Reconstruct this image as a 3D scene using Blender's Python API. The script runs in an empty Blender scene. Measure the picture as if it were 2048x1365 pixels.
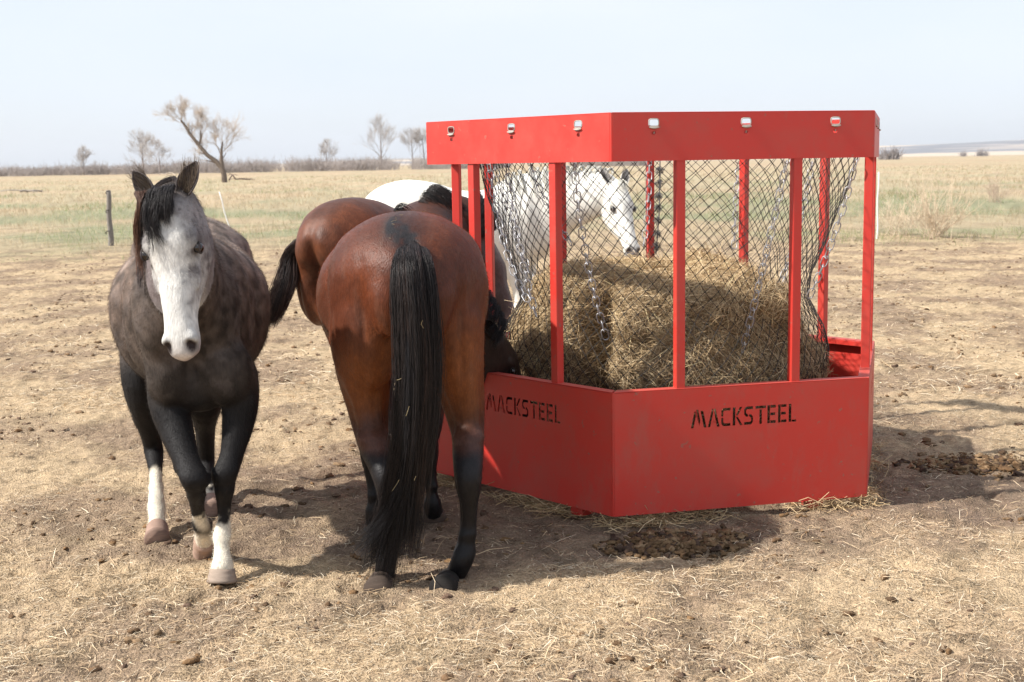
import bpy, math, random
import numpy as np
from mathutils import Vector, Matrix
random.seed(7); RNG = np.random.default_rng(11)
S = bpy.context.scene
COL = S.collection
R = math.radians

# ------------------------------------------------------------------ camera
CAM_H = 1.7; FPX = 2572.3; PITCH = 0.1379; ROLL = 0.0168
cam = bpy.data.cameras.new('camera'); camo = bpy.data.objects.new('camera', cam); COL.objects.link(camo)
camo.location = (0, 0, CAM_H)
camo.rotation_mode = 'QUATERNION'
camo.rotation_quaternion = (Matrix.Rotation(math.pi/2 - PITCH, 4, 'X') @ Matrix.Rotation(-ROLL, 4, 'Z')).to_quaternion()
cam.sensor_width = 36; cam.lens = 36*FPX/2048; cam.clip_end = 30000; cam.clip_start = .05
cam.dof.use_dof = True; cam.dof.focus_distance = 5.7; cam.dof.aperture_fstop = 6.3
S.camera = camo

def at(px, py, Y):
    """point of the place seen at photograph pixel (px,py), Y metres in front of the camera"""
    c, s = math.cos(ROLL), math.sin(ROLL)
    u = px-1024; v = py-682.5
    x = c*u - s*v; y = s*u + c*v
    dx = x/FPX; up = -y/FPX
    cp, sp = math.cos(PITCH), math.sin(PITCH)
    dy = cp + up*sp; dz = -sp + up*cp
    t = Y/dy
    return np.array([dx*t, Y, CAM_H + dz*t])
def gnd(px, py):
    lo, hi = 1.0, 9000.0
    for _ in range(60):
        m = math.sqrt(lo*hi)
        if at(px, py, m)[2] > 0: lo = m
        else: hi = m
    p = at(px, py, lo); return np.array([p[0], p[1], 0])

# ------------------------------------------------------------------ light
SUN_EL, SUN_AZ = 43.5, 195          # azimuth counted from +X towards +Y, where the sun stands
sd = np.array([math.cos(R(SUN_EL))*math.cos(R(SUN_AZ)), math.cos(R(SUN_EL))*math.sin(R(SUN_AZ)), math.sin(R(SUN_EL))])
sl = bpy.data.lights.new('sun', 'SUN'); slo = bpy.data.objects.new('sun', sl); COL.objects.link(slo)
sl.energy = 4.2; sl.angle = R(1.3); sl.color = (1.0, .955, .89)
slo.rotation_mode = 'QUATERNION'; slo.rotation_quaternion = Vector(sd).to_track_quat('Z', 'Y')
W = bpy.data.worlds.new('World'); S.world = W; W.use_nodes = True
nt = W.node_tree; bg = nt.nodes['Background']
sky = nt.nodes.new('ShaderNodeTexSky'); sky.sky_type = 'NISHITA'; sky.sun_disc = False
sky.sun_elevation = R(SUN_EL); sky.sun_rotation = R(90-SUN_AZ)
sky.air_density = 1.0; sky.dust_density = 2.2; sky.ozone_density = 1.2; sky.altitude = 600
tc = nt.nodes.new('ShaderNodeTexCoord'); mp = nt.nodes.new('ShaderNodeMapping'); mp.inputs['Scale'].default_value = (1, 1, 3.5)
nz = nt.nodes.new('ShaderNodeTexNoise'); nz.inputs['Scale'].default_value = 1.6; nz.inputs['Detail'].default_value = 5
cr = nt.nodes.new('ShaderNodeMapRange'); cr.inputs[1].default_value = .3; cr.inputs[2].default_value = .75; cr.inputs[3].default_value = .60; cr.inputs[4].default_value = .97
mx = nt.nodes.new('ShaderNodeMix'); mx.data_type = 'RGBA'; mx.inputs[7].default_value = (5.4, 5.75, 6.35, 1)   # thin high cloud veil
nt.links.new(tc.outputs['Generated'], mp.inputs[0]); nt.links.new(mp.outputs[0], nz.inputs['Vector']); nt.links.new(nz.outputs[0], cr.inputs[0])
nt.links.new(cr.outputs[0], mx.inputs[0]); nt.links.new(sky.outputs[0], mx.inputs[6]); nt.links.new(mx.outputs[2], bg.inputs[0])
bg.inputs[1].default_value = .10
S.view_settings.view_transform = 'Standard'; S.view_settings.look = 'None'; S.view_settings.exposure = .78; S.view_settings.gamma = 1

# ------------------------------------------------------------------ noise
_perm = np.random.default_rng(3).permutation(4096)
_grad = np.random.default_rng(4).uniform(0, 2*np.pi, 4096)
def perlin(x, y):
    xi = np.floor(x).astype(np.int64); yi = np.floor(y).astype(np.int64); xf = x-xi; yf = y-yi
    def g(ix, iy, fx, fy):
        a = _grad[_perm[(ix + _perm[iy & 4095]) & 4095]]
        return np.cos(a)*fx + np.sin(a)*fy
    u = xf*xf*xf*(xf*(xf*6-15)+10); v = yf*yf*yf*(yf*(yf*6-15)+10)
    n00 = g(xi, yi, xf, yf); n10 = g(xi+1, yi, xf-1, yf); n01 = g(xi, yi+1, xf, yf-1); n11 = g(xi+1, yi+1, xf-1, yf-1)
    return (n00*(1-u)+n10*u)*(1-v) + (n01*(1-u)+n11*u)*v
def fbm(x, y, o=4, r=.5):
    s = 0; a = 1
    for i in range(o):
        s = s + a*perlin(x*2**i + 17.3*i, y*2**i - 9.1*i); a *= r
    return s
def fbm3(p, sc, o=3):
    x, y, z = p[:, 0]*sc, p[:, 1]*sc, p[:, 2]*sc
    return (fbm(x+.7*z+.3, y-.5*z, o) + fbm(y+.6*x+7, z-.45*x+2, o) + fbm(z+.8*y-4, x+.35*y+9, o))*.56
def sm(a, b, x):
    t = np.clip((x-a)/(b-a), 0, 1); return t*t*(3-2*t)

# ------------------------------------------------------------------ mesh helpers
def mk(name, V, F, mat=None, parent=None, smooth=True, col=None, base=None):
    """one mesh object from vertices V and quads/tris F (or list of such arrays)"""
    V = np.asarray(V, dtype=np.float64)
    me = bpy.data.meshes.new(name)
    Fs = F if isinstance(F, list) else [F]
    Fs = [np.asarray(f, dtype=np.int32) for f in Fs if len(f)]
    me.vertices.add(len(V))
    org = np.zeros(3)
    if base is not None: org = np.asarray(base, float)
    elif parent is not None: org = np.array(parent['_o'])
    me.vertices.foreach_set('co', (V-org).astype(np.float32).ravel())
    nl = sum(f.size for f in Fs); npoly = sum(len(f) for f in Fs)
    me.loops.add(nl); me.loops.foreach_set('vertex_index', np.concatenate([f.ravel() for f in Fs]))
    me.polygons.add(npoly)
    tot = np.concatenate([np.full(len(f), f.shape[1], dtype=np.int32) for f in Fs])
    st = np.concatenate([[0], np.cumsum(tot)[:-1]]).astype(np.int32)
    me.polygons.foreach_set('loop_start', st); me.polygons.foreach_set('loop_total', tot)
    me.polygons.foreach_set('use_smooth', np.full(npoly, smooth))
    me.update(calc_edges=True); me.validate()
    if col is not None: setcol(me, col)
    o = bpy.data.objects.new(name, me); COL.objects.link(o)
    if parent is not None: o.parent = parent
    elif base is not None: o.location = org
    if mat: me.materials.append(mat)
    return o
def setcol(me, col):
    a = me.color_attributes.new('tint', 'FLOAT_COLOR', 'POINT')
    c = np.ones((len(me.vertices), 4), dtype=np.float32); c[:, :3] = col
    a.data.foreach_set('color', c.ravel())
def tag(o, label, cat=None, group=None, kind=None):
    if label: o['label'] = label
    if cat: o['category'] = cat
    if group: o['group'] = group
    if kind: o['kind'] = kind
    return o
def thing(name, loc, label, cat, group=None):
    o = bpy.data.objects.new(name, None); COL.objects.link(o); o.location = loc; o.empty_display_size = .2
    o['_o'] = [float(v) for v in loc]
    return tag(o, label, cat, group)
def tubes(P, rad, sides=3, caps=False):
    """P (N,K,3) paths, rad (N,K) -> V, quads"""
    P = np.asarray(P, float); N, K, _ = P.shape
    T = np.gradient(P, axis=1); T /= np.linalg.norm(T, axis=2, keepdims=True)+1e-9
    ref = np.tile(np.array([.31, .57, .76]), (N, 1)); bad = np.abs((T.mean(1)*ref).sum(1)) > .9; ref[bad] = [.9, -.3, .1]
    A = np.cross(T, ref[:, None, :]); A /= np.linalg.norm(A, axis=2, keepdims=True)+1e-9
    B = np.cross(T, A)
    th = np.arange(sides)*2*np.pi/sides
    V = P[:, :, None, :] + rad[:, :, None, None]*(np.cos(th)[None, None, :, None]*A[:, :, None, :] + np.sin(th)[None, None, :, None]*B[:, :, None, :])
    idx = np.arange(N*K*sides).reshape(N, K, sides); nx = np.roll(idx, -1, axis=2)
    F = np.stack([idx[:, :-1], nx[:, :-1], nx[:, 1:], idx[:, 1:]], -1).reshape(-1, 4)
    return V.reshape(-1, 3), F
def ribbons(P, wid, nrm):
    """flat blades: P (N,K,3), wid (N,K), nrm (N,3) -> V, quads"""
    P = np.asarray(P, float); N, K, _ = P.shape
    T = P[:, -1]-P[:, 0]; A = np.cross(T, nrm); A /= np.linalg.norm(A, axis=1, keepdims=True)+1e-9
    V = np.stack([P - A[:, None]*wid[..., None]*.5, P + A[:, None]*wid[..., None]*.5], 2)
    idx = np.arange(N*K*2).reshape(N, K, 2)
    F = np.stack([idx[:, :-1, 0], idx[:, :-1, 1], idx[:, 1:, 1], idx[:, 1:, 0]], -1).reshape(-1, 4)
    return V.reshape(-1, 3), F
def box(c, ax, ay, az):
    """box with centre c and half-axis vectors"""
    c, ax, ay, az = [np.asarray(v, float) for v in (c, ax, ay, az)]
    V = np.array([c+i*ax+j*ay+k*az for i in (-1, 1) for j in (-1, 1) for k in (-1, 1)])
    F = np.array([[0, 1, 3, 2], [4, 6, 7, 5], [0, 4, 5, 1], [2, 3, 7, 6], [0, 2, 6, 4], [1, 5, 7, 3]])
    return V, F
def join(parts):
    V = []; F = []; n = 0
    for v, f in parts:
        V.append(v); F.append(np.asarray(f)+n); n += len(v)
    sizes = {}
    for f in F: sizes.setdefault(f.shape[1], []).append(f)
    return np.concatenate(V), [np.concatenate(x) for x in sizes.values()]
def bevel(o, w, seg=2):
    m = o.modifiers.new('bevel', 'BEVEL'); m.width = w; m.segments = seg; m.limit_method = 'ANGLE'; return o

# ------------------------------------------------------------------ materials
def mat(name, col=(.5, .5, .5), rough=.6, spec=.5, metal=0, tint=False, noise=None, bump=None, coat=0, sheen=0, build=None):
    m = bpy.data.materials.new(name); m.use_nodes = True; t = m.node_tree; b = t.nodes['Principled BSDF']
    b.inputs['Roughness'].default_value = rough; b.inputs['Specular IOR Level'].default_value = spec; b.inputs['Metallic'].default_value = metal
    b.inputs['Coat Weight'].default_value = coat; b.inputs['Sheen Weight'].default_value = sheen; b.inputs['Sheen Roughness'].default_value = .4
    b.inputs['Base Color'].default_value = (*col, 1)
    src = None
    if tint:
        a = t.nodes.new('ShaderNodeAttribute'); a.attribute_name = 'tint'; src = a.outputs['Color']
    tcn = t.nodes.new('ShaderNodeTexCoord')
    if noise:                                        # (scale, amount, stretch)
        sc, am = noise[0], noise[1]; st = noise[2] if len(noise) > 2 else (1, 1, 1)
        mpn = t.nodes.new('ShaderNodeMapping'); mpn.inputs['Scale'].default_value = st
        n = t.nodes.new('ShaderNodeTexNoise'); n.inputs['Scale'].default_value = sc; n.inputs['Detail'].default_value = 6; n.inputs['Roughness'].default_value = .65
        t.links.new(tcn.outputs['Object'], mpn.inputs[0]); t.links.new(mpn.outputs[0], n.inputs['Vector'])
        r = t.nodes.new('ShaderNodeMapRange'); r.inputs[1].default_value = .25; r.inputs[2].default_value = .75; r.inputs[3].default_value = 1-am; r.inputs[4].default_value = 1+am
        t.links.new(n.outputs[0], r.inputs[0])
        mm = t.nodes.new('ShaderNodeVectorMath'); mm.operation = 'SCALE'
        if src: t.links.new(src, mm.inputs[0])
        else: mm.inputs[0].default_value = col
        t.links.new(r.outputs[0], mm.inputs['Scale']); src = mm.outputs[0]
    if src: t.links.new(src, b.inputs['Base Color'])
    if bump:                                         # (scale, strength, distance, stretch)
        sc, stg, di = bump[:3]; st = bump[3] if len(bump) > 3 else (1, 1, 1)
        mpn = t.nodes.new('ShaderNodeMapping'); mpn.inputs['Scale'].default_value = st
        n = t.nodes.new('ShaderNodeTexNoise'); n.inputs['Scale'].default_value = sc; n.inputs['Detail'].default_value = 5
        t.links.new(tcn.outputs['Object'], mpn.inputs[0]); t.links.new(mpn.outputs[0], n.inputs['Vector'])
        bp = t.nodes.new('ShaderNodeBump'); bp.inputs['Strength'].default_value = stg; bp.inputs['Distance'].default_value = di
        t.links.new(n.outputs[0], bp.inputs['Height']); t.links.new(bp.outputs[0], b.inputs['Normal'])
    if build: build(m, t, b, tcn)
    return m
def red_build(m, t, b, tcn):
    def N(k): return t.nodes.new(k)
    n = N('ShaderNodeTexNoise'); n.inputs['Scale'].default_value = 3.2; n.inputs['Detail'].default_value = 8; n.inputs['Roughness'].default_value = .7
    t.links.new(tcn.outputs['Object'], n.inputs['Vector'])
    r = N('ShaderNodeMapRange'); r.inputs[1].default_value = .45; r.inputs[2].default_value = .78; r.inputs[3].default_value = .02; r.inputs[4].default_value = .42
    t.links.new(n.outputs[0], r.inputs[0])
    n2 = N('ShaderNodeTexNoise'); n2.inputs['Scale'].default_value = 34; n2.inputs['Detail'].default_value = 3
    t.links.new(tcn.outputs['Object'], n2.inputs['Vector'])
    r2 = N('ShaderNodeMapRange'); r2.inputs[1].default_value = .67; r2.inputs[2].default_value = .73; r2.inputs[3].default_value = 0; r2.inputs[4].default_value = .75
    t.links.new(n2.outputs[0], r2.inputs[0])
    g = N('ShaderNodeNewGeometry'); sx = N('ShaderNodeSeparateXYZ'); t.links.new(g.outputs['Normal'], sx.inputs[0])
    r3 = N('ShaderNodeMapRange'); r3.inputs[1].default_value = .6; r3.inputs[2].default_value = .95; r3.inputs[3].default_value = 0; r3.inputs[4].default_value = .38
    t.links.new(sx.outputs[2], r3.inputs[0])
    mxx = N('ShaderNodeMath'); mxx.operation = 'MAXIMUM'; t.links.new(r.outputs[0], mxx.inputs[0]); t.links.new(r2.outputs[0], mxx.inputs[1])
    ad = N('ShaderNodeMath'); ad.operation = 'MAXIMUM'; t.links.new(mxx.outputs[0], ad.inputs[0]); t.links.new(r3.outputs[0], ad.inputs[1])
    so = N('ShaderNodeSeparateXYZ'); t.links.new(tcn.outputs['Object'], so.inputs[0])
    n5 = N('ShaderNodeTexNoise'); n5.inputs['Scale'].default_value = 7; n5.inputs['Detail'].default_value = 9; n5.inputs['Roughness'].default_value = .75; mp5 = N('ShaderNodeMapping'); mp5.inputs['Scale'].default_value = (1, 1, .45)
    t.links.new(tcn.outputs['Object'], mp5.inputs[0]); t.links.new(mp5.outputs[0], n5.inputs['Vector'])
    lo = N('ShaderNodeMapRange'); lo.inputs[1].default_value = .75; lo.inputs[2].default_value = .05; lo.inputs[3].default_value = 0; lo.inputs[4].default_value = .07; t.links.new(so.outputs[2], lo.inputs[0])
    sm5 = N('ShaderNodeMath'); t.links.new(n5.outputs[0], sm5.inputs[0]); t.links.new(lo.outputs[0], sm5.inputs[1])
    r5 = N('ShaderNodeMapRange'); r5.inputs[1].default_value = .54; r5.inputs[2].default_value = .78; r5.inputs[4].default_value = .50; t.links.new(sm5.outputs[0], r5.inputs[0])
    mx5 = N('ShaderNodeMath'); mx5.operation = 'MAXIMUM'; t.links.new(ad.outputs[0], mx5.inputs[0]); t.links.new(r5.outputs[0], mx5.inputs[1]); ad = mx5
    mi = N('ShaderNodeMix'); mi.data_type = 'RGBA'; mi.inputs[6].default_value = (.56, .036, .025, 1); mi.inputs[7].default_value = (.30, .125, .09, 1)
    t.links.new(ad.outputs[0], mi.inputs[0]); t.links.new(mi.outputs[2], b.inputs['Base Color'])
    rr = N('ShaderNodeMapRange'); rr.inputs[3].default_value = .42; rr.inputs[4].default_value = .75; t.links.new(ad.outputs[0], rr.inputs[0]); t.links.new(rr.outputs[0], b.inputs['Roughness'])
    bp = N('ShaderNodeBump'); bp.inputs['Strength'].default_value = .06; bp.inputs['Distance'].default_value = .01
    n3 = N('ShaderNodeTexNoise'); n3.inputs['Scale'].default_value = 2.2; t.links.new(tcn.outputs['Object'], n3.inputs['Vector'])
    t.links.new(n3.outputs[0], bp.inputs['Height']); t.links.new(bp.outputs[0], b.inputs['Normal'])
M = dict(
    red=mat('red_paint', build=red_build, spec=.45),
    steel=mat('galvanised_steel', (.40, .40, .41), .42, metal=.6, noise=(60, .25)),
    strap=mat('pale_clip', (.42, .38, .33), .6, noise=(60, .2)),
    net=mat('net_cord', (.028, .024, .02), .75),
    rope=mat('grey_rope', (.13, .125, .125), .9),
    straw=mat('straw', tint=True, rough=.75, spec=.25),
    clod=mat('clod', tint=True, rough=.95, spec=.1, noise=(60, .35), bump=(90, .6, .01)),
    horn=mat('hoof_horn', tint=True, rough=.8, spec=.2, noise=(14, .22, (1, 1, 6)), bump=(20, .3, .004, (1, 1, 8))),
    hair=mat('long_hair', tint=True, rough=.46, spec=.30),
    eye=mat('eye_dark', (.012, .007, .005), .08, spec=.7),
    wood=mat('weathered_wood', (.20, .18, .16), .9, noise=(14, .4, (6, 6, 1)), bump=(30, .7, .01, (4, 4, .6))),
    stake=mat('white_stake', (.72, .70, .66), .6, noise=(20, .15)),
    bark=mat('bark', tint=True, rough=.95, spec=.1),
    twig=mat('dry_stems', tint=True, rough=.9, spec=.15),
)
def coatmat(name, rough=.45, spec=.4, fine=.16, sheen=.15):
    def bld(m, t, b, tcn):
        pass
    return mat(name, tint=True, rough=rough, spec=spec, noise=(85, fine, (1, 1, .35)), bump=(170, .6, .004, (1, 1, .3)), sheen=sheen, build=bld)
M['coat_grey'] = coatmat('grey_coat', .65, .2, .24, .0)
M['coat_bay'] = coatmat('bay_coat', .47, .24, .30, .0)
M['coat_white'] = coatmat('white_coat', .65, .3, .10, .1)

# ------------------------------------------------------------------ ground
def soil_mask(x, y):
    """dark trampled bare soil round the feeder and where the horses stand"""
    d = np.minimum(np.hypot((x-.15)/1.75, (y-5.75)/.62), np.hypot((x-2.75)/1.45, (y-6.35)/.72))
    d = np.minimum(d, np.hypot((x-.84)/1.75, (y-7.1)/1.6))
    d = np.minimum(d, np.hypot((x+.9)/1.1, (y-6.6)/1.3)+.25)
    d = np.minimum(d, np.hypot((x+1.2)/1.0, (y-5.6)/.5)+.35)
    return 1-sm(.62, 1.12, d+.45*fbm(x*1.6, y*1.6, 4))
def near_h(x, y):
    h = .020*fbm(x*.55, y*.55, 3) + .016*fbm(x*2.3+7, y*2.3, 3) 
    n = fbm(x*9, y*9, 3); h = h + .016*n
    n2 = perlin(x*5.2+3, y*5.2+9); h = h - .026*sm(.22, .55, n2)            # hoof pocks
    n3 = perlin(x*13+31, y*13+5); h = h + .012*sm(.30, .6, n3)
    h = h + .0085*fbm(x*30, y*30, 2)
    return h*sm(1.0, 3.0, y)*(1-sm(30, 70, y)*.6)
def build_ground():
    ys = list(np.linspace(-25, 2.4, 12)); y = 2.5
    while y < 40: ys.append(y); y *= 1.0032
    while y < 9000: ys.append(y); y *= 1.06
    ys.append(9000.)
    ys = np.array(ys); nc = 760; u = np.linspace(-1, 1, nc)
    Y, U = np.meshgrid(ys, u, indexing='ij'); X = U*np.maximum(26*(ys[:, None] < 2.45), .62*np.abs(ys[:, None])+1.2)
    X = X + np.sign(U)*(np.abs(U) > .985)*np.clip(np.abs(Y), 20, 9000)*1.0
    jit = (RNG.random(X.shape)-.5)*np.clip(np.abs(Y)*.0012, 0, .02); X = X+jit
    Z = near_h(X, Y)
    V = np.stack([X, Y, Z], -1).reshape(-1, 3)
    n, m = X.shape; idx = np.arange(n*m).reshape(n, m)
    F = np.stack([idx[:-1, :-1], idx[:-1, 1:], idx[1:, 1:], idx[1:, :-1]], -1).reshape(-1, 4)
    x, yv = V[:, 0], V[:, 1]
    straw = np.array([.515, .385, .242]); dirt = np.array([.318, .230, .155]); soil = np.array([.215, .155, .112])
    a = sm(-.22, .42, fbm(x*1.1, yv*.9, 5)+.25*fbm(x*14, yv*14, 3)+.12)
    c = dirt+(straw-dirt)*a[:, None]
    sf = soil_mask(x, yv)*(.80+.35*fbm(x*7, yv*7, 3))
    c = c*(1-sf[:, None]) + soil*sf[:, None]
    c = c*(1+.42*np.clip(fbm(x*22+3, yv*22, 3), -.8, .8)[:, None])
    c = c*(1-.30*sm(.05, .45, fbm(x*4.1+30, yv*2.9+4, 4)))[:, None]
    # speckles of old dung
    sp = sm(.36, .5, perlin(x*8.1+50, yv*6.0+80))*sm(-.1, .3, fbm(x*.6+4, yv*.6, 2)+.1)
    c = c*(1-.5*sp[:, None])
    # pasture beyond the yard
    edge = 25.5+2.2*fbm(x*.18, yv*.1+3, 3)
    f = sm(edge-3.5, edge+8, yv+3.5*fbm(x*.9, yv*.5, 3))
    lg = np.log(np.maximum(yv, 1))
    g = sm(.02, .42, fbm(x*.16+1, lg*5+2, 5)*1.2+.20*np.exp(-((yv-42)/15)**2)*1.9-.05)*(1-sm(60, 120, yv)*.85)
    tan = np.array([.42, .325, .215]); tan2 = np.array([.375, .315, .205]); grn = np.array([.235, .25, .15]); redt = np.array([.365, .25, .165])
    pc = tan2+(tan-tan2)*sm(-.2, .35, fbm(x*.16, lg*7, 4))[:, None]
    pc = pc+(redt-pc)*(.55*sm(110, 300, yv)*sm(-.3, .4, fbm(x*.02, lg*9, 3)))[:, None]
    pc = pc+(grn-pc)*(g*.75)[:, None]
    pc = pc*(1+.30*np.clip(fbm(x*2.2, yv*.8, 4), -.9, .9)*(1-sm(100, 500, yv)))[:, None]
    c = c*(1-f[:, None])+pc*f[:, None]
    gm = mat('ground', tint=True, rough=.95, spec=.08, noise=(90, .42), bump=(110, 1.0, .022))
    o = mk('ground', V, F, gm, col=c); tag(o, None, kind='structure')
    return o
build_ground()

# straw litter, lying on the yard
def straw_litter():
    def batch(N, y0, y1, lmin, lmax, wmin, wmax, light=1., soilkeep=.30):
        t = RNG.random(N); y = y0*(y1/y0)**t; x = (RNG.random(N)*2-1)*(.50*y+.6)
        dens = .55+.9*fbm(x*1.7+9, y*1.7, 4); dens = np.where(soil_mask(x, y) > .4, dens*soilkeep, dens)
        k = RNG.random(N) < dens; x, y = x[k], y[k]; n = len(x)
        L = lmin+(lmax-lmin)*RNG.random(n)**2.2; a = RNG.random(n)*2*np.pi
        el = RNG.normal(0, .16, n)
        d = np.stack([np.cos(a)*np.cos(el), np.sin(a)*np.cos(el), np.sin(el)], 1)
        c = np.stack([x, y, near_h(x, y)+.004+np.abs(np.sin(el))*L*.45], 1)
        bend = RNG.normal(0, .10, (n, 3))*L[:, None]; bend[:, 2] = np.abs(bend[:, 2])*.6
        P = np.stack([c-d*L[:, None]/2, c+bend, c+d*L[:, None]/2], 1)
        w = (wmin+(wmax-wmin)*RNG.random(n))[:, None]*np.array([.8, 1, .5])
        nr = np.tile([0., 0., 1.], (n, 1))+RNG.normal(0, .35, (n, 3))
        V, F = ribbons(P, w, nr)
        pal = np.array([[.62, .455, .28], [.74, .58, .39], [.50, .35, .20], [.66, .50, .31], [.38, .26, .155], [.80, .68, .50]])
        cc = pal[RNG.integers(0, 6, n)]*(.75+.4*RNG.random((n, 1)))*light
        return V, F, np.repeat(cc, 6, axis=0)
    B = [batch(230000, 3.1, 10, .010, .075, .0012, .0030, .86), batch(2600, 3.1, 8, .06, .18, .0018, .0032, 1.0, .7),
         batch(60000, 9, 24, .04, .16, .003, .006, .9)]
    V, F = join([(b[0], b[1]) for b in B]); C = np.concatenate([b[2] for b in B])
    o = mk('straw_litter', V, F, M['straw'], col=C, smooth=False)
    tag(o, 'pale straw stems littering the trampled yard', 'straw', kind='stuff')
straw_litter()

_ico = None; _ico1 = None
def ico1():
    global _ico1
    if _ico1 is None:
        import bmesh
        bm = bmesh.new(); bmesh.ops.create_icosphere(bm, subdivisions=1, radius=1)
        _ico1 = (np.array([v.co[:] for v in bm.verts]), np.array([[v.index for v in f.verts] for f in bm.faces])); bm.free()
    return _ico1
def ico():
    global _ico
    if _ico is None:
        import bmesh
        bm = bmesh.new(); bmesh.ops.create_icosphere(bm, subdivisions=2, radius=1)
        _ico = (np.array([v.co[:] for v in bm.verts]), np.array([[v.index for v in f.verts] for f in bm.faces])); bm.free()
    return _ico
def lumps(pos, size, colr, flat=.6, rough=.5):
    Vs = []; Fs = []; Cs = []; nn = 0
    for i in range(len(pos)):
        s = size[i]; v0, f0 = ico() if s > .012*max(1, pos[i][1]/6) else ico1(); q = v0*(1+rough*(fbm3(v0+i*3.7, 1.7, 3)*2.2+RNG.normal(0, .16, len(v0)))[:, None])
        a = RNG.random()*6.28; ca, sa = math.cos(a), math.sin(a)
        q = q*np.array([1+.5*RNG.random(), .8, flat])*s; q = np.stack([q[:, 0]*ca-q[:, 1]*sa, q[:, 0]*sa+q[:, 1]*ca, q[:, 2]], 1)
        Vs.append(q+pos[i]); Fs.append(f0+nn); nn += len(v0); Cs.append(np.tile(colr[i], (len(v0), 1)))
    return np.concatenate(Vs), np.concatenate(Fs), np.concatenate(Cs)
def clods():
    n = 34000; t = RNG.random(n); y = 3.2*(27/3.2)**t; x = (RNG.random(n)*2-1)*(.48*y+.6)
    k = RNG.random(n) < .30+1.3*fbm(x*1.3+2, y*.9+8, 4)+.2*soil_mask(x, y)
    x, y = x[k], y[k]; n = len(x)
    s = .0028+.017*RNG.random(n)**7; s = np.where(y > 7, s*1.25+.006*np.minimum(1, (y-7)/8), s)
    z = near_h(x, y)+s*.15
    pal = np.array([[.15, .092, .052], [.11, .07, .042], [.21, .14, .082], [.18, .108, .055], [.13, .085, .06]])
    V, F, C = lumps(np.stack([x, y, z], 1), s, pal[RNG.integers(0, 5, n)]*(.8+.4*RNG.random((n, 1))))
    tag(mk('dirt_clods', V, F, M['clod'], col=C), 'small brown clods and droppings strewn over the yard', 'clods', kind='stuff')
clods()
def dung(px, py, wx, wy, n, label):
    c = gnd(px, py); P = []; S_ = []; Cc = []
    pal = [(.13, .080, .044), (.19, .120, .064), (.08, .052, .038), (.26, .175, .10), (.15, .09, .047)]
    for i in range(n):
        a = RNG.random()*6.28; r = min(abs(RNG.normal(0, .52)), .95)
        x = c[0]+math.cos(a)*r*wx; y = c[1]+math.sin(a)*r*wy; s = .005+.022*RNG.random()**3.5
        P.append([x, y, float(near_h(np.array([x]), np.array([y]))[0])+s*.35]); S_.append(s); Cc.append(pal[RNG.integers(0, 5)])
    V, F, C = lumps(np.array(P), S_, np.array(Cc), .6, .8)
    o = mk('dung_pile', V, F, M['clod'], col=C, base=(c[0], c[1], 0)); tag(o, label, 'dung', 'piles of horse droppings on the yard')
dung(1345, 1090, .36, .19, 1300, 'broken brown dung pile on the dark soil in front of the red feeder')
dung(1965, 930, .50, .25, 1700, 'wide trampled dung pile right of the red feeder')

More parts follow.
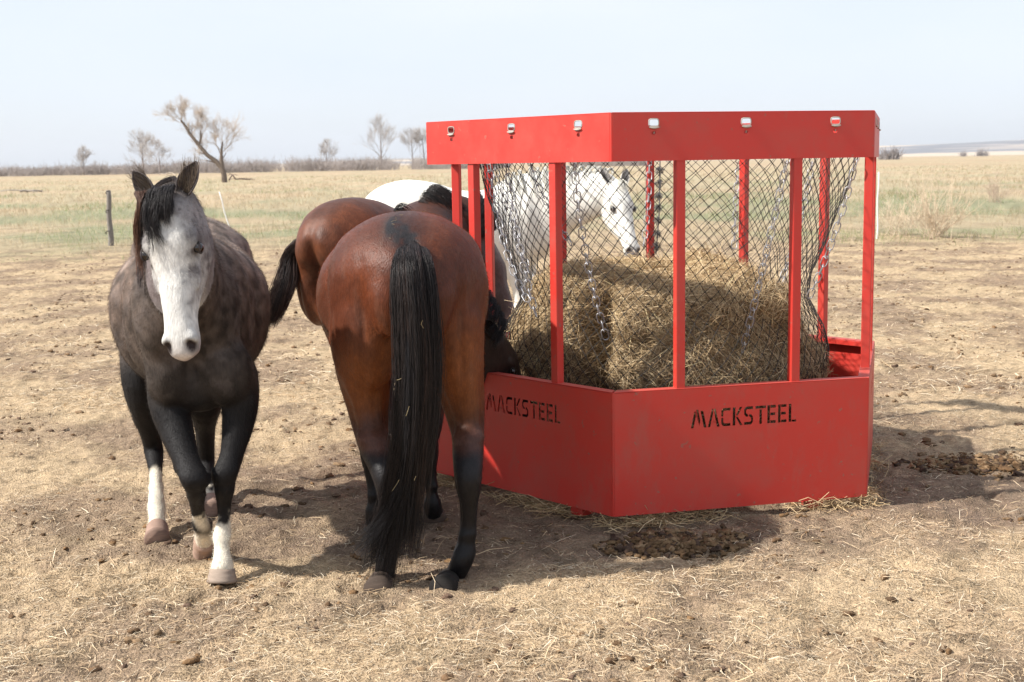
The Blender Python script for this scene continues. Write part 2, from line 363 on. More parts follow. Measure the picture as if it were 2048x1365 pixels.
# ------------------------------------------------------------------ hay feeder
F_ = np.array([.4602, 5.8468]); HA = .2293; HS = 1.2996
ZB, ZR, ZU, ZT = .05, .641, 1.6965, 1.9156
dv = lambda t: np.array([math.cos(t), math.sin(t)])
Rr = F_+HS*dv(HA); L_ = F_+HS*dv(HA+2*math.pi/3); RR_ = Rr+HS*dv(HA+math.pi/3); LL_ = L_+HS*dv(HA+math.pi/3); B_ = LL_+HS*dv(HA)
CORN = [F_, Rr, RR_, B_, LL_, L_]; CEN = (F_+B_)/2
def feeder():
    root = thing('hay_feeder', (CEN[0], CEN[1], 0), 'red steel six-sided horse feeder with slatted sides, chains and a black hay net', 'hay feeder')
    def v3(p, z): return np.array([p[0], p[1], z])
    # letter strokes, stencil style, unit height 1 : list of polygons per letter, advance
    T = .195
    def par(x0, y0, x1, y1, w): return [(x0-w/2, y0), (x0+w/2, y0), (x1+w/2, y1), (x1-w/2, y1)]
    def rc(a, b, c, d): return [(a, b), (c, b), (c, d), (a, d)]
    LET = {
     'M': ([par(.08, 0, .32, .92, .185), [(.36, 1), (.50, 1), (.66, .36), (.58, .12)], par(1.0, 0, .76, .92, .195)], 1.12),
     'A': ([[(0, 0), (.185, 0), (.385, .74), (.40, 1), (.30, 1)], [(.44, 1), (.55, 1), (.85, 0), (.655, 0), (.535, .44)], rc(.24, .22, .60, .34)], .90),
     'C': ([[(.66, 1), (.66, .845), (.24, .845), (.15, .78), (.15, .54), (0, .54), (0, .85), (.15, 1)], [(.66, 0), (.66, .158), (.24, .158), (.15, .22), (.15, .46), (0, .46), (0, .15), (.15, 0)]], .76),
     'K': ([rc(0, 0, T, 1), [(.22, .56), (.50, 1), (.69, 1), (.38, .54)], [(.22, .48), (.36, .48), (.72, 0), (.53, 0)]], .76),
     'S': ([[(.64, 1), (.64, .845), (.22, .845), (.15, .80), (.15, .66), (.24, .57), (.30, .57), (.30, .44), (.14, .44), (0, .58), (0, .86), (.14, 1)],
            [(.0, 0), (0, .158), (.42, .158), (.50, .20), (.50, .35), (.42, .44), (.36, .44), (.36, .57), (.50, .57), (.65, .42), (.65, .14), (.51, 0)]], .76),
     'T': ([rc(0, .845, .76, 1), rc(.285, 0, .475, .80)], .80),
     'E': ([rc(0, 0, T, 1), rc(.22, .845, .62, 1), rc(.22, .43, .57, .585), rc(.22, 0, .62, .158)], .72),
     'L': ([rc(0, 0, T, 1), rc(.22, 0, .55, .12)], .62)}
    def text_holes(u0, v0, h):
        out = []; x = u0
        for ch in 'MACKSTEEL':
            polys, adv = LET[ch]
            for p in polys: out.append([(x+a*h*.80, v0+b*h) for a, b in p])
            x += adv*h*.80+h*.05
        return out
    def rrect(u, v, w, h, r=.3):
        k = min(w, h)*r; pts = []
        for cx, cy, a0 in ((u+w/2-k, v+h/2-k, 0), (u-w/2+k, v+h/2-k, 90), (u-w/2+k, v-h/2+k, 180), (u+w/2-k, v-h/2+k, 270)):
            for j in range(4): a = R(a0+j*30); pts.append((cx+k*math.cos(a), cy+k*math.sin(a)))
        return pts
    def plate(name, A, Bp, outline, holes, thick=.004):
        cu = bpy.data.curves.new('tmp', 'CURVE'); cu.dimensions = '2D'; cu.fill_mode = 'BOTH'; cu.extrude = thick/2
        for poly in [outline]+holes:
            sp = cu.splines.new('POLY'); sp.points.add(len(poly)-1); sp.use_cyclic_u = True
            for i, (a, b) in enumerate(poly): sp.points[i].co = (a, b, 0, 1)
        ob = bpy.data.objects.new('tmp', cu); COL.objects.link(ob); dg = bpy.context.evaluated_depsgraph_get()
        me = bpy.data.meshes.new_from_object(ob.evaluated_get(dg)); bpy.data.objects.remove(ob); bpy.data.curves.remove(cu)
        d = (Bp-A)/np.linalg.norm(Bp-A); n = np.array([d[1], -d[0]])
        mt = Matrix(((d[0], 0, n[0], A[0]-CEN[0]), (d[1], 0, n[1], A[1]-CEN[1]), (0, 1, 0, 0), (0, 0, 0, 1)))
        me.transform(mt); me.name = name; me.materials.clear(); me.materials.append(M['red'])
        for p in me.polygons: p.use_smooth = False
        o = bpy.data.objects.new(name, me); COL.objects.link(o); o.parent = root
        return o
    for i in range(6):
        A = CORN[i]; Bp = CORN[(i+1) % 6]; d = (Bp-A)/np.linalg.norm(Bp-A); n_out = np.array([d[1], -d[0]]); nin = -n_out
        D3 = v3(d, 0); I3 = v3(nin, 0); e = .007
        hs = HS
        # tub panel with the name cut through it
        out = [(e, ZB), (hs-e, ZB), (hs-e, ZR-.006), (e, ZR-.006)]
        holes = text_holes(.385 if i == 0 else .425, .505-.058 if i == 0 else .447, .088)
        p = plate('tub_panel', A, Bp, out, holes); p['label'] = 'red tub side with the maker name cut through it' if i in (0, 5) else 'red tub side'
        mid = (A+Bp)/2; w = .052
        # rim channel: top plate and inner lip
        Vs = []
        a0 = v3(A, ZR)+D3*.004; b0 = v3(Bp, ZR)-D3*.004; off = w/math.tan(R(60))
        def prism(q):                                   # 4 bottom + 4 top
            return np.array(q), np.array([[0, 3, 2, 1], [4, 5, 6, 7], [0, 1, 5, 4], [1, 2, 6, 5], [2, 3, 7, 6], [3, 0, 4, 7]])
        def strip(z0, z1, i0, i1):
            f = 1/math.tan(R(60))
            q = [a0+I3*i0+D3*i0*f, b0+I3*i0-D3*i0*f, b0+I3*i1-D3*i1*f, a0+I3*i1+D3*i1*f]
            lo = [np.array([*x[:2], z0]) for x in q]; hi = [np.array([*x[:2], z1]) for x in q]
            return prism(lo+hi)
        V, F = join([strip(ZR-.005, ZR, .0, w), strip(ZR-.035, ZR-.0055, w-.004, w)])
        bevel(mk('rim', V, F, M['red'], root, smooth=False), .0015)
        # header band with strap slots
        hh = ZT-ZU; hol = []; cl = []
        for u in (.155, .50, .845):
            us = u*hs; vs = ZT-.047
            hol.append(rrect(us, vs, .052, .040, .34)); hol.append(rrect(us, vs-.048, .022, .017, .4)); cl.append((us, vs))
        plate('header_panel', A, Bp, [(e, ZU), (hs-e, ZU), (hs-e, ZT-.004), (e, ZT-.004)], hol)
        V, F = join([strip(ZT-.0035, ZT, .0, .035), strip(ZU, ZU+.004, .003, .034)])
        bevel(mk('header_flange', V, F, M['red'], root, smooth=False), .0012)
        V, F = join([strip(ZT-.03, ZT-.005, .031, .034)]); mk('header_lip', V, F, M['red'], root, smooth=False)
        for us, vs in cl:                               # strap loop through each slot
            c = v3(A, vs)+D3*us; th = np.linspace(0, 2*np.pi, 17)[:-1]
            pts = np.array([c+D3*(.0235*np.sign(math.cos(t))*abs(math.cos(t))**.5)+np.array([0, 0, .0165*np.sign(math.sin(t))*abs(math.sin(t))**.5]) - I3*.003 for t in th])
            pts = np.concatenate([pts, pts[:1]]); V, F = tubes(pts[None], np.full((1, 17), .0024), 6)
            lobe = np.array([c+D3*(-.024+.048*k/6)+np.array([0, 0, -.021-.003*math.sin(k*math.pi/6)])-I3*.008 for k in range(7)])
            V2, F2 = tubes(lobe[None], np.array([[.002, .004, .005, .0055, .005, .004, .002]]), 8)
            tail = np.array([c+D3*.004+I3*(.004*k)+np.array([0, 0, -.026-.012*k]) for k in range(3)])
            V3, F3 = tubes(tail[None], np.full((1, 3), .003), 5)
            V, F = join([(V, F), (V2, F2), (V3, F3)]); mk('strap_clip', V, F, M['strap'], root)
        # posts
        for t in (.258, .705):
            c = A+d*t*hs+nin*.027; hw = .0225
            V, F = box(v3(c, (ZR+ZU)/2+.002), D3*hw, I3*hw, np.array([0, 0, (ZU-ZR)/2+.012]))
            bevel(mk('post', V, F, M['red'], root, smooth=False), .004)
        # rounded corner folds and feet
        q = A+(CEN-A)/np.linalg.norm(CEN-A)*.0085
        for z0, z1, nm in ((ZB, ZR-.003, 'corner_fold'), (ZU, ZT-.002, 'corner_fold')):
            V, F = tubes(np.array([[v3(q, z0), v3(q, z1)]]), np.full((1, 2), .0085), 12); mk(nm, V, F, M['red'], root)
        c = A+d*hs*.80+nin*.06
        V, F = box(v3(c, .027), D3*.04, I3*.04, np.array([0, 0, .024])); bevel(mk('foot', V, F, M['red'], root, smooth=False), .004)
    # chains
    th = np.linspace(0, 2*np.pi, 15)[:-1]
    def link_mesh():
        pts = []
        for t in th:
            x = math.cos(t)*.017; z = math.sin(t)*.017+(.0125 if math.sin(t) > 0 else -.0125)
            pts.append((x, 0, z))
        pts = np.array(pts+[pts[0], pts[1]]); V, F = tubes(pts[None], np.full((1, len(pts)), .0030), 6); return V, F
    LV, LF = link_mesh()
    def chain(pts):
        pts = np.array(pts); seg = np.linalg.norm(np.diff(pts, axis=0), axis=1); s = np.concatenate([[0], np.cumsum(seg)])
        n = int(s[-1]/.046); parts = []
        for k in range(n):
            a = np.array([np.interp(k*.046, s, pts[:, j]) for j in range(3)]); b = np.array([np.interp((k+1)*.046, s, pts[:, j]) for j in range(3)])
            z = (b-a)/np.linalg.norm(b-a); ref = np.array([.5, -.86, 0]); x = np.cross(ref, z); x /= np.linalg.norm(x); y = np.cross(z, x)
            an = (k % 2)*math.pi/2+.5+RNG.normal(0, .2); x2 = x*math.cos(an)+y*math.sin(an); y2 = np.cross(z, x2)
            parts.append((a+(b-a)/2+LV[:, :1]*x2+LV[:, 1:2]*y2+LV[:, 2:]*z, LF))
        V, F = join(parts); mk('chain', V, F, M['steel'], root)
    def sag(p, q, amt, n=12):
        p, q = np.array(p), np.array(q); t = np.linspace(0, 1, n)[:, None]
        r = p+(q-p)*t; hor = np.array([*(CEN-r.mean(0)[:2]), 0]); hor /= np.linalg.norm(hor)
        return r - hor*amt*np.sin(t*np.pi)*-1 - np.array([0, 0, amt*.5])*np.sin(t*np.pi)
    ang0 = math.atan2(*(CEN*0+F_-CEN)[::-1])
    CH = [((975, 322), 6.95, (1012, 500), 6.75, (1062, 610), 6.55), ((1148, 324), 6.05, (1170, 500), 6.2, (1216, 690), 6.35),
          ((1577, 318), 6.22, (1532, 510), 6.24, (1482, 715), 6.36), ((1716, 316), 6.45, (1672, 460), 6.5, (1618, 596), 6.6),
          ((1298, 326), 8.05, (1296, 410), 7.98, (1285, 505), 7.9), ((1478, 322), 8.15, (1472, 400), 8.05, (1468, 508), 7.95),
          ((1626, 320), 7.7, (1598, 450), 7.6, (1552, 590), 7.4), ((984, 324), 7.9, (1035, 480), 7.6, (1088, 620), 7.3),
          ((1058, 326), 8.0, (1090, 400), 7.9, (1148, 498), 7.7), ((1012, 326), 6.6, (1040, 500), 6.5, (1078, 650), 6.45)]
    for (a, ya, b, yb, c, yc) in CH:
        A, Bm, C = at(*a, ya), at(*b, yb), at(*c, yc); A[2] = min(A[2]+.03, ZU+.06)
        t = np.linspace(0, 1, 14)[:, None]; Q = 2*Bm-.5*(A+C); chain((1-t)**2*A+2*t*(1-t)*Q+t*t*C)
    # frayed rope with tufts
    A = at(1320, 322, 8.0); C = at(1312, 508, 7.95); parts = [tubes(np.array([[A, (A+C)/2+[.01, 0, 0], C]]), np.full((1, 3), .004), 5)]
    for k in range(7):
        c = A+(C-A)*(k+.7)/7.4; n = 70; d = RNG.normal(0, 1, (n, 3)); d /= np.linalg.norm(d, axis=1)[:, None]
        P = np.stack([np.tile(c, (n, 1)), c+d*.018, c+d*.030+[0, 0, -.008]], 1); parts.append(tubes(P, np.full((n, 3), .0014), 3))
    V, F = join(parts); mk('frayed_rope', V, F, M['rope'], root)
    # net
    zk = np.array([1.74, 1.5, 1.3, 1.1, .95, .8, .67, .5, .2]); rk = np.array([1.00, .945, .88, .805, .79, .87, .90, .885, .82])
    NS = 80; K = 90; tt = np.linspace(0, 1, K); Ps = []; TW = 1.5
    def npt(th_, t):
        z = 1.76-1.5*t; r = np.interp(z, zk[::-1], rk[::-1]); hexr = 1.0-.045*np.cos(6*(th_-HA))*sm(1.0, 1.75, z)
        thm = np.mod(th_, 2*np.pi); e_ = sm(0, .5, thm)*sm(2*np.pi, 2*np.pi-.5, thm)
        rr = r*hexr+.026*fbm(thm*3.1, z*3.0+4, 2)*sm(1.74, 1.4, z)*e_; thw = th_+.055*fbm(thm*2.3, z*2.2, 2)*e_
        return np.stack([CEN[0]+rr*np.cos(thw), CEN[1]+rr*np.sin(thw), z+.018*fbm(thm*2.7+8, z*2.5, 2)*e_], -1)
    for sgn in (1, -1):
        for j in range(NS): Ps.append(npt(j*2*np.pi/NS+sgn*tt*TW, tt))
    Ps = np.array(Ps); V, F = tubes(Ps, np.full(Ps.shape[:2], .0017), 4)
    J, Kk = np.meshgrid(np.arange(NS), np.arange(NS)); dth = np.mod((Kk-J)*2*np.pi/NS, 2*np.pi).ravel(); tk = dth/(2*TW); ok = tk <= 1; tk = tk[ok]; kp = npt((J.ravel()*2*np.pi/NS)[ok]+tk*TW, tk)
    ov = np.array([[1, 0, 0], [-1, 0, 0], [0, 1, 0], [0, -1, 0], [0, 0, 1], [0, 0, -1]])*.0046; of = np.array([[0, 2, 4], [2, 1, 4], [1, 3, 4], [3, 0, 4], [2, 0, 5], [1, 2, 5], [3, 1, 5], [0, 3, 5]])
    VK = (kp[:, None]+ov[None]).reshape(-1, 3); FK = (of[None]+np.arange(len(kp))[:, None, None]*6).reshape(-1, 3); V, F = join([(V, F), (VK, FK)])
    mk('hay_net', V, F, M['net'], root)
    return root
FEED = feeder()

# ------------------------------------------------------------------ hay
def hay():
    NT, NZ = 260, 90
    th = np.linspace(0, 2*np.pi, NT, endpoint=False)
    def surf(t, v):            # v 0..1 side from bottom to shoulder, 1..2 top dome
        ct, st = np.cos(t), np.sin(t)
        zt = np.interp(v, [0, .25, .5, .75, 1, 1.3, 1.6, 1.8, 2], [.12, .40, .66, .87, 1.02, 1.09, 1.115, 1.12, 1.10])
        rt = np.interp(v, [0, .25, .5, .75, 1, 1.3, 1.6, 1.8, 2], [.76, .80, .82, .78, .70, .57, .33, .16, .001])
        n = fbm(t*1.4+3, v*2.1, 3); n = .5*(n+fbm((2*np.pi-t)*1.4+9, v*2.2+4, 3))
        w = np.minimum(1, (2-v)*2)
        rg = np.exp(-(((t-.1+np.pi) % (2*np.pi)-np.pi)/.75)**2); rt = rt*(1-.22*rg*sm(.35, .9, v)); zt = zt-.13*rg*sm(.3, .9, v)*sm(1.7, 1.1, v)
        n2 = fbm(t*4.5+1, v*5+2, 3); n2 = np.where((t < .5) | (t > 5.8), n2*0, n2)
        r = rt*(1+.17*n*w+.055*n2*w)
        cl = np.exp(-(((t-4.05+np.pi) % (2*np.pi)-np.pi)/.13)**2)*sm(1.65, .8, v)      # split facing the front corner
        r = r*(1-.32*cl)
        ov = np.exp(-(((t-5.35+np.pi) % (2*np.pi)-np.pi)/.5)**2)*np.exp(-((v-.95)/.16)**2); r = r+.07*ov
        x, y = r*ct, r*st
        z = zt + .06*fbm(x*2.4+5, y*2.4+2, 3)*sm(.4, 1.1, v) + .035*sm(.1, .5, x)*sm(.5, 1.3, v) - .05*np.exp(-((x-.0)/.12)**2)*sm(.8, 1.4, v)
        return np.stack([CEN[0]+.04+x, CEN[1]+y, z], -1)
    T, Vv = np.meshgrid(th, np.linspace(0, 2, NZ), indexing='ij')
    Pm = surf(T, Vv); Pm = Pm+RNG.normal(0, .007, Pm.shape)
    idx = np.arange(NT*NZ).reshape(NT, NZ); nx = np.roll(idx, -1, 0)
    F = np.stack([idx[:, :-1], nx[:, :-1], nx[:, 1:], idx[:, 1:]], -1).reshape(-1, 4)
    V = Pm.reshape(-1, 3)
    base = np.array([.13, .09, .048]); C = base*(1+.5*fbm3(V, 9, 3))[:, None]
    # fibres
    def fib(N, lmin, lmax, w, lift, pal, vmin=0, vmax=1.98):
        t = RNG.random(N)*2*np.pi; v = vmin+(vmax-vmin)*RNG.random(N); e = .02
        p = surf(t, v); pt = surf(t+e, v)-p; pv = surf(t, np.minimum(v+e, 1.995))-p
        pt /= np.linalg.norm(pt, axis=1)[:, None]+1e-9; pv -= pt*(pv*pt).sum(1)[:, None]; pv /= np.linalg.norm(pv, axis=1)[:, None]+1e-9
        nn = np.cross(pt, pv)
        a = RNG.normal(0, .75, N)+1.2*fbm(t*2, v*3, 2)*2+(RNG.random(N) < .3)*RNG.random(N)*3
        d = pt*np.cos(a)[:, None]+pv*np.sin(a)[:, None]+nn*RNG.normal(0, lift, N)[:, None]
        L = lmin+(lmax-lmin)*RNG.random(N)**2; b = RNG.normal(0, .16, (N, 3))*L[:, None]
        c = p+nn*(RNG.random(N)*.022)[:, None]
        P = np.stack([c-d*L[:, None]*.5, c-d*L[:, None]*.17+b*.8+nn*L[:, None]*.07, c+d*L[:, None]*.17+b+nn*L[:, None]*.07, c+d*L[:, None]*.5], 1)
        Vf, Ff = ribbons(P, np.tile(w*np.array([.8, 1, 1, .4]), (N, 1))*(.6+.8*RNG.random((N, 1))), nn+RNG.normal(0, .5, (N, 3)))
        pal = np.array(pal); cc = pal[RNG.integers(0, len(pal), N)]*(.7+.5*RNG.random((N, 1)))
        k = sm(.5, 1.25, v+.35*fbm(t*3, v*4, 3))[:, None]; cc = cc*(.85+.15*k)  # lower fibres darkened by height, shading put into the colour
        return Vf, Ff, np.repeat(cc, 8, axis=0)
    pal = [(.50, .355, .19), (.61, .45, .255), (.38, .26, .135), (.55, .405, .23), (.27, .18, .095), (.72, .565, .35)]
    A = fib(120000, .03, .13, .0021, .16, pal); Bb = fib(6000, .06, .24, .0026, .42, pal+[(.70, .58, .32)])
    V2, F2 = join([(V, F), (A[0], A[1]), (Bb[0], Bb[1])]); CC = np.concatenate([C, A[2], Bb[2]])
    o = mk('hay_bale', V2, F2, M['straw'], col=CC, base=(CEN[0], CEN[1], 0), smooth=False)
    tag(o, 'half-eaten golden brown round hay bale slumped inside the red feeder', 'hay bale')
    # loose hay under the tub edge and inside the tub
    N = 9000; i = RNG.integers(0, 6, N); f = RNG.random(N); A_ = np.array(CORN)[i]; B2 = np.array(CORN)[(i+1) % 6]
    q = A_+(B2-A_)*f[:, None]; n_in = CEN-q; n_in /= np.linalg.norm(n_in, axis=1)[:, None]
    q = q+n_in*(RNG.normal(.02, .05, N))[:, None]; k = RNG.random(N) < .45+1.2*fbm(q[:, 0]*2.2, q[:, 1]*2.2, 2); q = q[k]; N = len(q)
    z = near_h(q[:, 0], q[:, 1])+RNG.random(N)**1.5*.05
    a = RNG.random(N)*6.28; L = .04+.14*RNG.random(N)**2; el = RNG.normal(0, .3, N)
    d = np.stack([np.cos(a)*np.cos(el), np.sin(a)*np.cos(el), np.sin(el)], 1); c = np.stack([q[:, 0], q[:, 1], z+.006], 1)
    P = np.stack([c-d*L[:, None]/2, c+RNG.normal(0, .12, (N, 3))*L[:, None], c+d*L[:, None]/2], 1); P[:, :, 2] = np.maximum(P[:, :, 2], .004)
    Vf, Ff = ribbons(P, np.full((N, 3), .0026), RNG.normal(0, 1, (N, 3))); pal = np.array(pal)
    o = mk('loose_hay', Vf, Ff, M['straw'], col=np.repeat(pal[RNG.integers(0, 6, N)]*.9, 6, axis=0), smooth=False)
    tag(o, 'loose hay spilled under the lower edge of the red feeder', 'hay', kind='stuff')
hay()
# ------------------------------------------------------------------ horses
def nrm(v): v = np.asarray(v, float); return v/(np.linalg.norm(v)+1e-12)
def crom(P, sub):
    P = np.asarray(P, float); n = len(P); out = []
    Q = np.concatenate([[2*P[0]-P[1]], P, [2*P[-1]-P[-2]]])
    for i in range(n-1):
        p0, p1, p2, p3 = Q[i:i+4]
        for k in range(sub):
            t = k/sub; out.append(.5*((2*p1)+(-p0+p2)*t+(2*p0-5*p1+4*p2-p3)*t*t+(-p0+3*p1-3*p2+p3)*t**3))
    out.append(P[-1]); return np.array(out)
def loft(C, rad, side, n=22, sub=5, sq=2.0):
    """C (K,3) centre line, rad (K,3) = lateral, front/up, back/down radii, side = the animal's left"""
    A = crom(np.concatenate([np.asarray(C, float), np.asarray(rad, float)], 1), sub); c = A[:, :3]; r = np.maximum(A[:, 3:], .002)
    T = np.gradient(c, axis=0); T /= np.linalg.norm(T, axis=1)[:, None]+1e-9
    sd = np.asarray(side, float); sd = np.tile(sd, (len(c), 1)) if sd.ndim == 1 else crom(sd, sub)
    L = sd-T*(sd*T).sum(1)[:, None]; L /= np.linalg.norm(L, axis=1)[:, None]; U = np.cross(T, L)
    th = np.arange(n)*2*np.pi/n; ct, st = np.cos(th), np.sin(th)
    e = 2/sq; cx = np.sign(ct)*np.abs(ct)**e; sx = np.sign(st)*np.abs(st)**e
    rv = np.where(sx[None, :] > 0, r[:, 1:2], r[:, 2:3])
    V = c[:, None]+L[:, None]*(r[:, 0:1]*cx[None])[..., None]+U[:, None]*(rv*sx[None])[..., None]
    k = len(c); V = V.reshape(-1, 3); V = np.concatenate([V, [c[0]-T[0]*r[0].min()*.5], [c[-1]+T[-1]*r[-1].min()*.5]])
    idx = np.arange(k*n).reshape(k, n); nx = np.roll(idx, -1, 1)
    F = np.stack([idx[:-1], nx[:-1], nx[1:], idx[1:]], -1).reshape(-1, 4)
    c0 = np.stack([nx[0], idx[0], np.full(n, k*n)], 1); c1 = np.stack([idx[-1], nx[-1], np.full(n, k*n+1)], 1)
    return V, [F, c0, c1]
def ellip(c, ax, n=14):
    """ellipsoid: ax = three half-axis vectors"""
    v, f = ico(); return np.asarray(c)+v@np.asarray(ax, float), f
def join2(parts):
    V = []; D = {}; n = 0
    for v, f in parts:
        for g in (f if isinstance(f, list) else [f]):
            if len(g): D.setdefault(g.shape[1], []).append(g+n)
        V.append(v); n += len(v)
    return np.concatenate(V), [np.concatenate(x) for x in D.values()]
def remesh(name, parts, voxel, smooth_it, mat_, root):
    V, F = join2(parts); o = mk(name, V, F, None, root)
    m = o.modifiers.new('r', 'REMESH'); m.mode = 'VOXEL'; m.voxel_size = voxel; m.use_smooth_shade = True
    m = o.modifiers.new('s', 'SMOOTH'); m.factor = .5; m.iterations = smooth_it
    dg = bpy.context.evaluated_depsgraph_get(); dg.update(); me = bpy.data.meshes.new_from_object(o.evaluated_get(dg))
    old = o.data; o.modifiers.clear(); o.data = me; bpy.data.meshes.remove(old); me.name = name; me.materials.clear(); me.materials.append(mat_)
    return o
def getco(o):
    a = np.empty(len(o.data.vertices)*3, dtype=np.float32); o.data.vertices.foreach_get('co', a); return a.reshape(-1, 3).astype(float)
def getno(o):
    a = np.empty(len(o.data.vertices)*3, dtype=np.float32); o.data.vertex_normals.foreach_get('vector', a); return a.reshape(-1, 3).astype(float)
def setco(o, c): o.data.vertices.foreach_set('co', c.astype(np.float32).ravel()); o.data.update()

BUMPS = [((-.74, .165, 1.0), (.14, .018, .24), -.012), ((-.84, 0, 1.0), (.16, .04, .32), -.050), ((-.78, .10, 1.17), (.07, .06, .07), .018), ((-.33, .24, 1.36), (.06, .07, .06), .022),
         ((-.27, .27, 1.17), (.10, .12, .13), -.024), ((-.56, .24, 1.08), (.10, .09, .20), .014), ((-.50, .26, .96), (.035, .09, .16), -.010), ((.70, .115, 1.02), (.14, .085, .12), .024), ((.74, 0, 1.0), (.16, .022, .20), -.022),
         ((.50, .20, 1.27), (.035, .10, .18), .012), ((.33, .24, 1.15), (.035, .12, .24), -.016), ((.44, .19, .94), (.07, .09, .10), .018), ((.60, .19, 1.12), (.045, .07, .20), -.012), ((.55, .16, .86), (.10, .08, .03), -.008)]
class Horse:
    bumps = BUMPS; knobs = ()
    def __init__(s, name, O, head_deg, sc, wsc, label):
        s.O = np.array([O[0], O[1], 0.]); s.h = np.array([math.cos(R(head_deg)), math.sin(R(head_deg)), 0]); s.l = np.array([-s.h[1], s.h[0], 0]); s.u = np.array([0, 0, 1.])
        s.sc, s.w = sc, wsc; s.parts = []; s.root = thing(name, s.O, label, 'horse')
    smooth = .0060
    def b(s, x, y, z): return s.O+s.sc*(x*s.h+y*s.l+z*s.u)
    def local(s, P): q = P-s.O; return q@s.h/s.sc, q@s.l/s.sc, q[:, 2]/s.sc
    def torso(s, drop=0, belly=1.0, back=0):
        #     x    zc    w     up   dn
        st = [(-.80, 1.13, .06, .10, .12), (-.76, 1.15, .16, .20, .22), (-.66, 1.17, .235, .27, .30), (-.52, 1.18, .275, .31, .33), (-.36, 1.16, .285, .325, .35),
              (-.18, 1.12, .290, .315, .37*belly), (.02, 1.10, .315*belly, .305, .375*belly), (.20, 1.10, .305*belly, .315, .37*belly), (.36, 1.12, .265, .335, .365), (.50, 1.14, .235, .320, .34),
              (.62, 1.15, .215, .27, .28), (.73, 1.15, .175, .20, .20), (.80, 1.15, .10, .11, .12)]
        C = [s.b(x, 0, z+back*math.exp(-((x-.02)/.3)**2)) for x, z, *_ in st]; rr = [(w*s.sc*s.w, u*s.sc, d*s.sc) for _, _, w, u, d in st]
        s.parts.append(loft(C, rr, s.l, 30, 5, 2.15))
        for y in (1, -1):
            s.ell((-.46, y*.15*s.w, 1.20), .26, .135*s.w, .24)           # croup and haunch
            s.ell((-.62, y*.135*s.w, 1.02), .15, .115*s.w, .27)
            s.ell((.50, y*.150, 1.12), .13, .085, .27)           # shoulder
            s.ell((.62, y*.115, 1.04), .12, .085, .13)           # breast
    def ell(s, c, a, b_, c_, tilt=0):
        ct, st = math.cos(tilt), math.sin(tilt); k = s.sc
        s.parts.append(ellip(s.b(*c), [k*a*(s.h*ct+s.u*st), k*b_*s.l, k*c_*(-s.h*st+s.u*ct)]))
    def leg(s, J, n=16):
        s.__dict__.setdefault('legs', []).append((crom(np.concatenate([np.array([j[0] for j in J], float), np.array([j[1] for j in J], float)], 1), 6), ((np.array(J[0][0])-s.O)@s.h) < 0))
        s.parts.append(loft([j[0] for j in J], [j[1] for j in J], s.l, n, 5))
    def head(s, poll, muzzle, zdir, k, ws=1.0, name='head'):
        x = nrm(np.array(muzzle)-poll); z = np.array(zdir, float); z = nrm(z-x*(z@x)); y = np.cross(z, x)
        s.hx, s.hy, s.hz, s.hk, s.poll = x, y, z, k, np.array(poll, float); s.ws = ws
        st = [(-.07, -.04, -.17, .055), (0, .0, -.22, .078), (.07, .012, -.255, .088), (.14, .016, -.285, .096), (.21, .012, -.285, .090), (.29, .0, -.25, .070), (.37, -.010, -.195, .057),
              (.45, -.020, -.160, .050), (.51, -.028, -.150, .053), (.56, -.038, -.150, .056), (.60, -.052, -.145, .048), (.622, -.075, -.13, .026)]
        C = [s.hp(a, 0, (t+bt)/2) for a, t, bt, w in st]; rr = [(w*k*ws, (t-bt)/2*k, (t-bt)/2*k) for a, t, bt, w in st]
        s.parts.append(loft(C, rr, y, 26, 5, 2.75))
        for q in (1, -1):
            s.hell((.170, q*.080, -.040), .045, .016, .022)      # brow
            s.hell((.16, q*.060, -.18), .105, .036, .095)        # jowl
            s.hell((.27, q*.066, -.085), .10, .018, .020, -.1)   # facial crest
            s.hell((.553, q*.038, -.062), .036, .024, .030)      # nostril wing
        s.hell((.575, 0, -.138), .032, .034, .022)               # chin
    def hp(s, x, y, z): return s.poll+s.hk*(x*s.hx+y*s.ws*s.hy+z*s.hz)
    def hloc(s, P): q = (P-s.poll)/s.hk; return q@s.hx, q@s.hy/s.ws, q@s.hz
    def hell(s, c, a, b_, c_, t=0):
        ct, st = math.cos(t), math.sin(t); k = s.hk
        s.parts.append(ellip(s.hp(*c), [k*a*(s.hx*ct+s.hz*st), k*b_*s.ws*s.hy, k*c_*(-s.hx*st+s.hz*ct)]))
    def crest(s, f, extra=0.):
        C = np.array(s._nk[0], float); rr = np.array(s._nk[1], float); u = np.linspace(0, 1, len(C)); c = np.array([np.interp(f, u, C[:, j]) for j in range(3)]); T = np.array([np.interp(min(1, f+.02), u, C[:, j])-np.interp(max(0, f-.02), u, C[:, j]) for j in range(3)]); T = nrm(T)
        sd = np.asarray(s.neckside if hasattr(s, 'neckside') else s.l, float); sd = sd if sd.ndim == 1 else np.array([np.interp(f, u, sd[:, j]) for j in range(3)])
        U = nrm(np.cross(T, sd)); return c+U*(np.interp(f, u, rr[:, 1])+extra), U, nrm(sd)
    def drape(s, f, q, a1, out=.012, drop=0., lift=.02):
        C = np.array(s._nk[0], float); rr = np.array(s._nk[1], float); u = np.linspace(0, 1, len(C)); r = [np.interp(f, u, rr[:, j]) for j in range(3)]
        top, U, sd = s.crest(f); c = top-U*r[1]; pts = [top-U*.012]
        for k, a in enumerate(np.linspace(90, a1, 5)):
            a = R(a); rv = r[1] if math.sin(a) > 0 else r[2]; o_ = out*(1+.6*(k > 0)); pts.append(c+U*math.sin(a)*(rv+o_+(lift if k == 0 else lift*.4 if k == 1 else 0))+sd*q*math.cos(a)*(r[0]+o_)-np.array([0, 0, drop*k/4]))
        return np.array(pts)
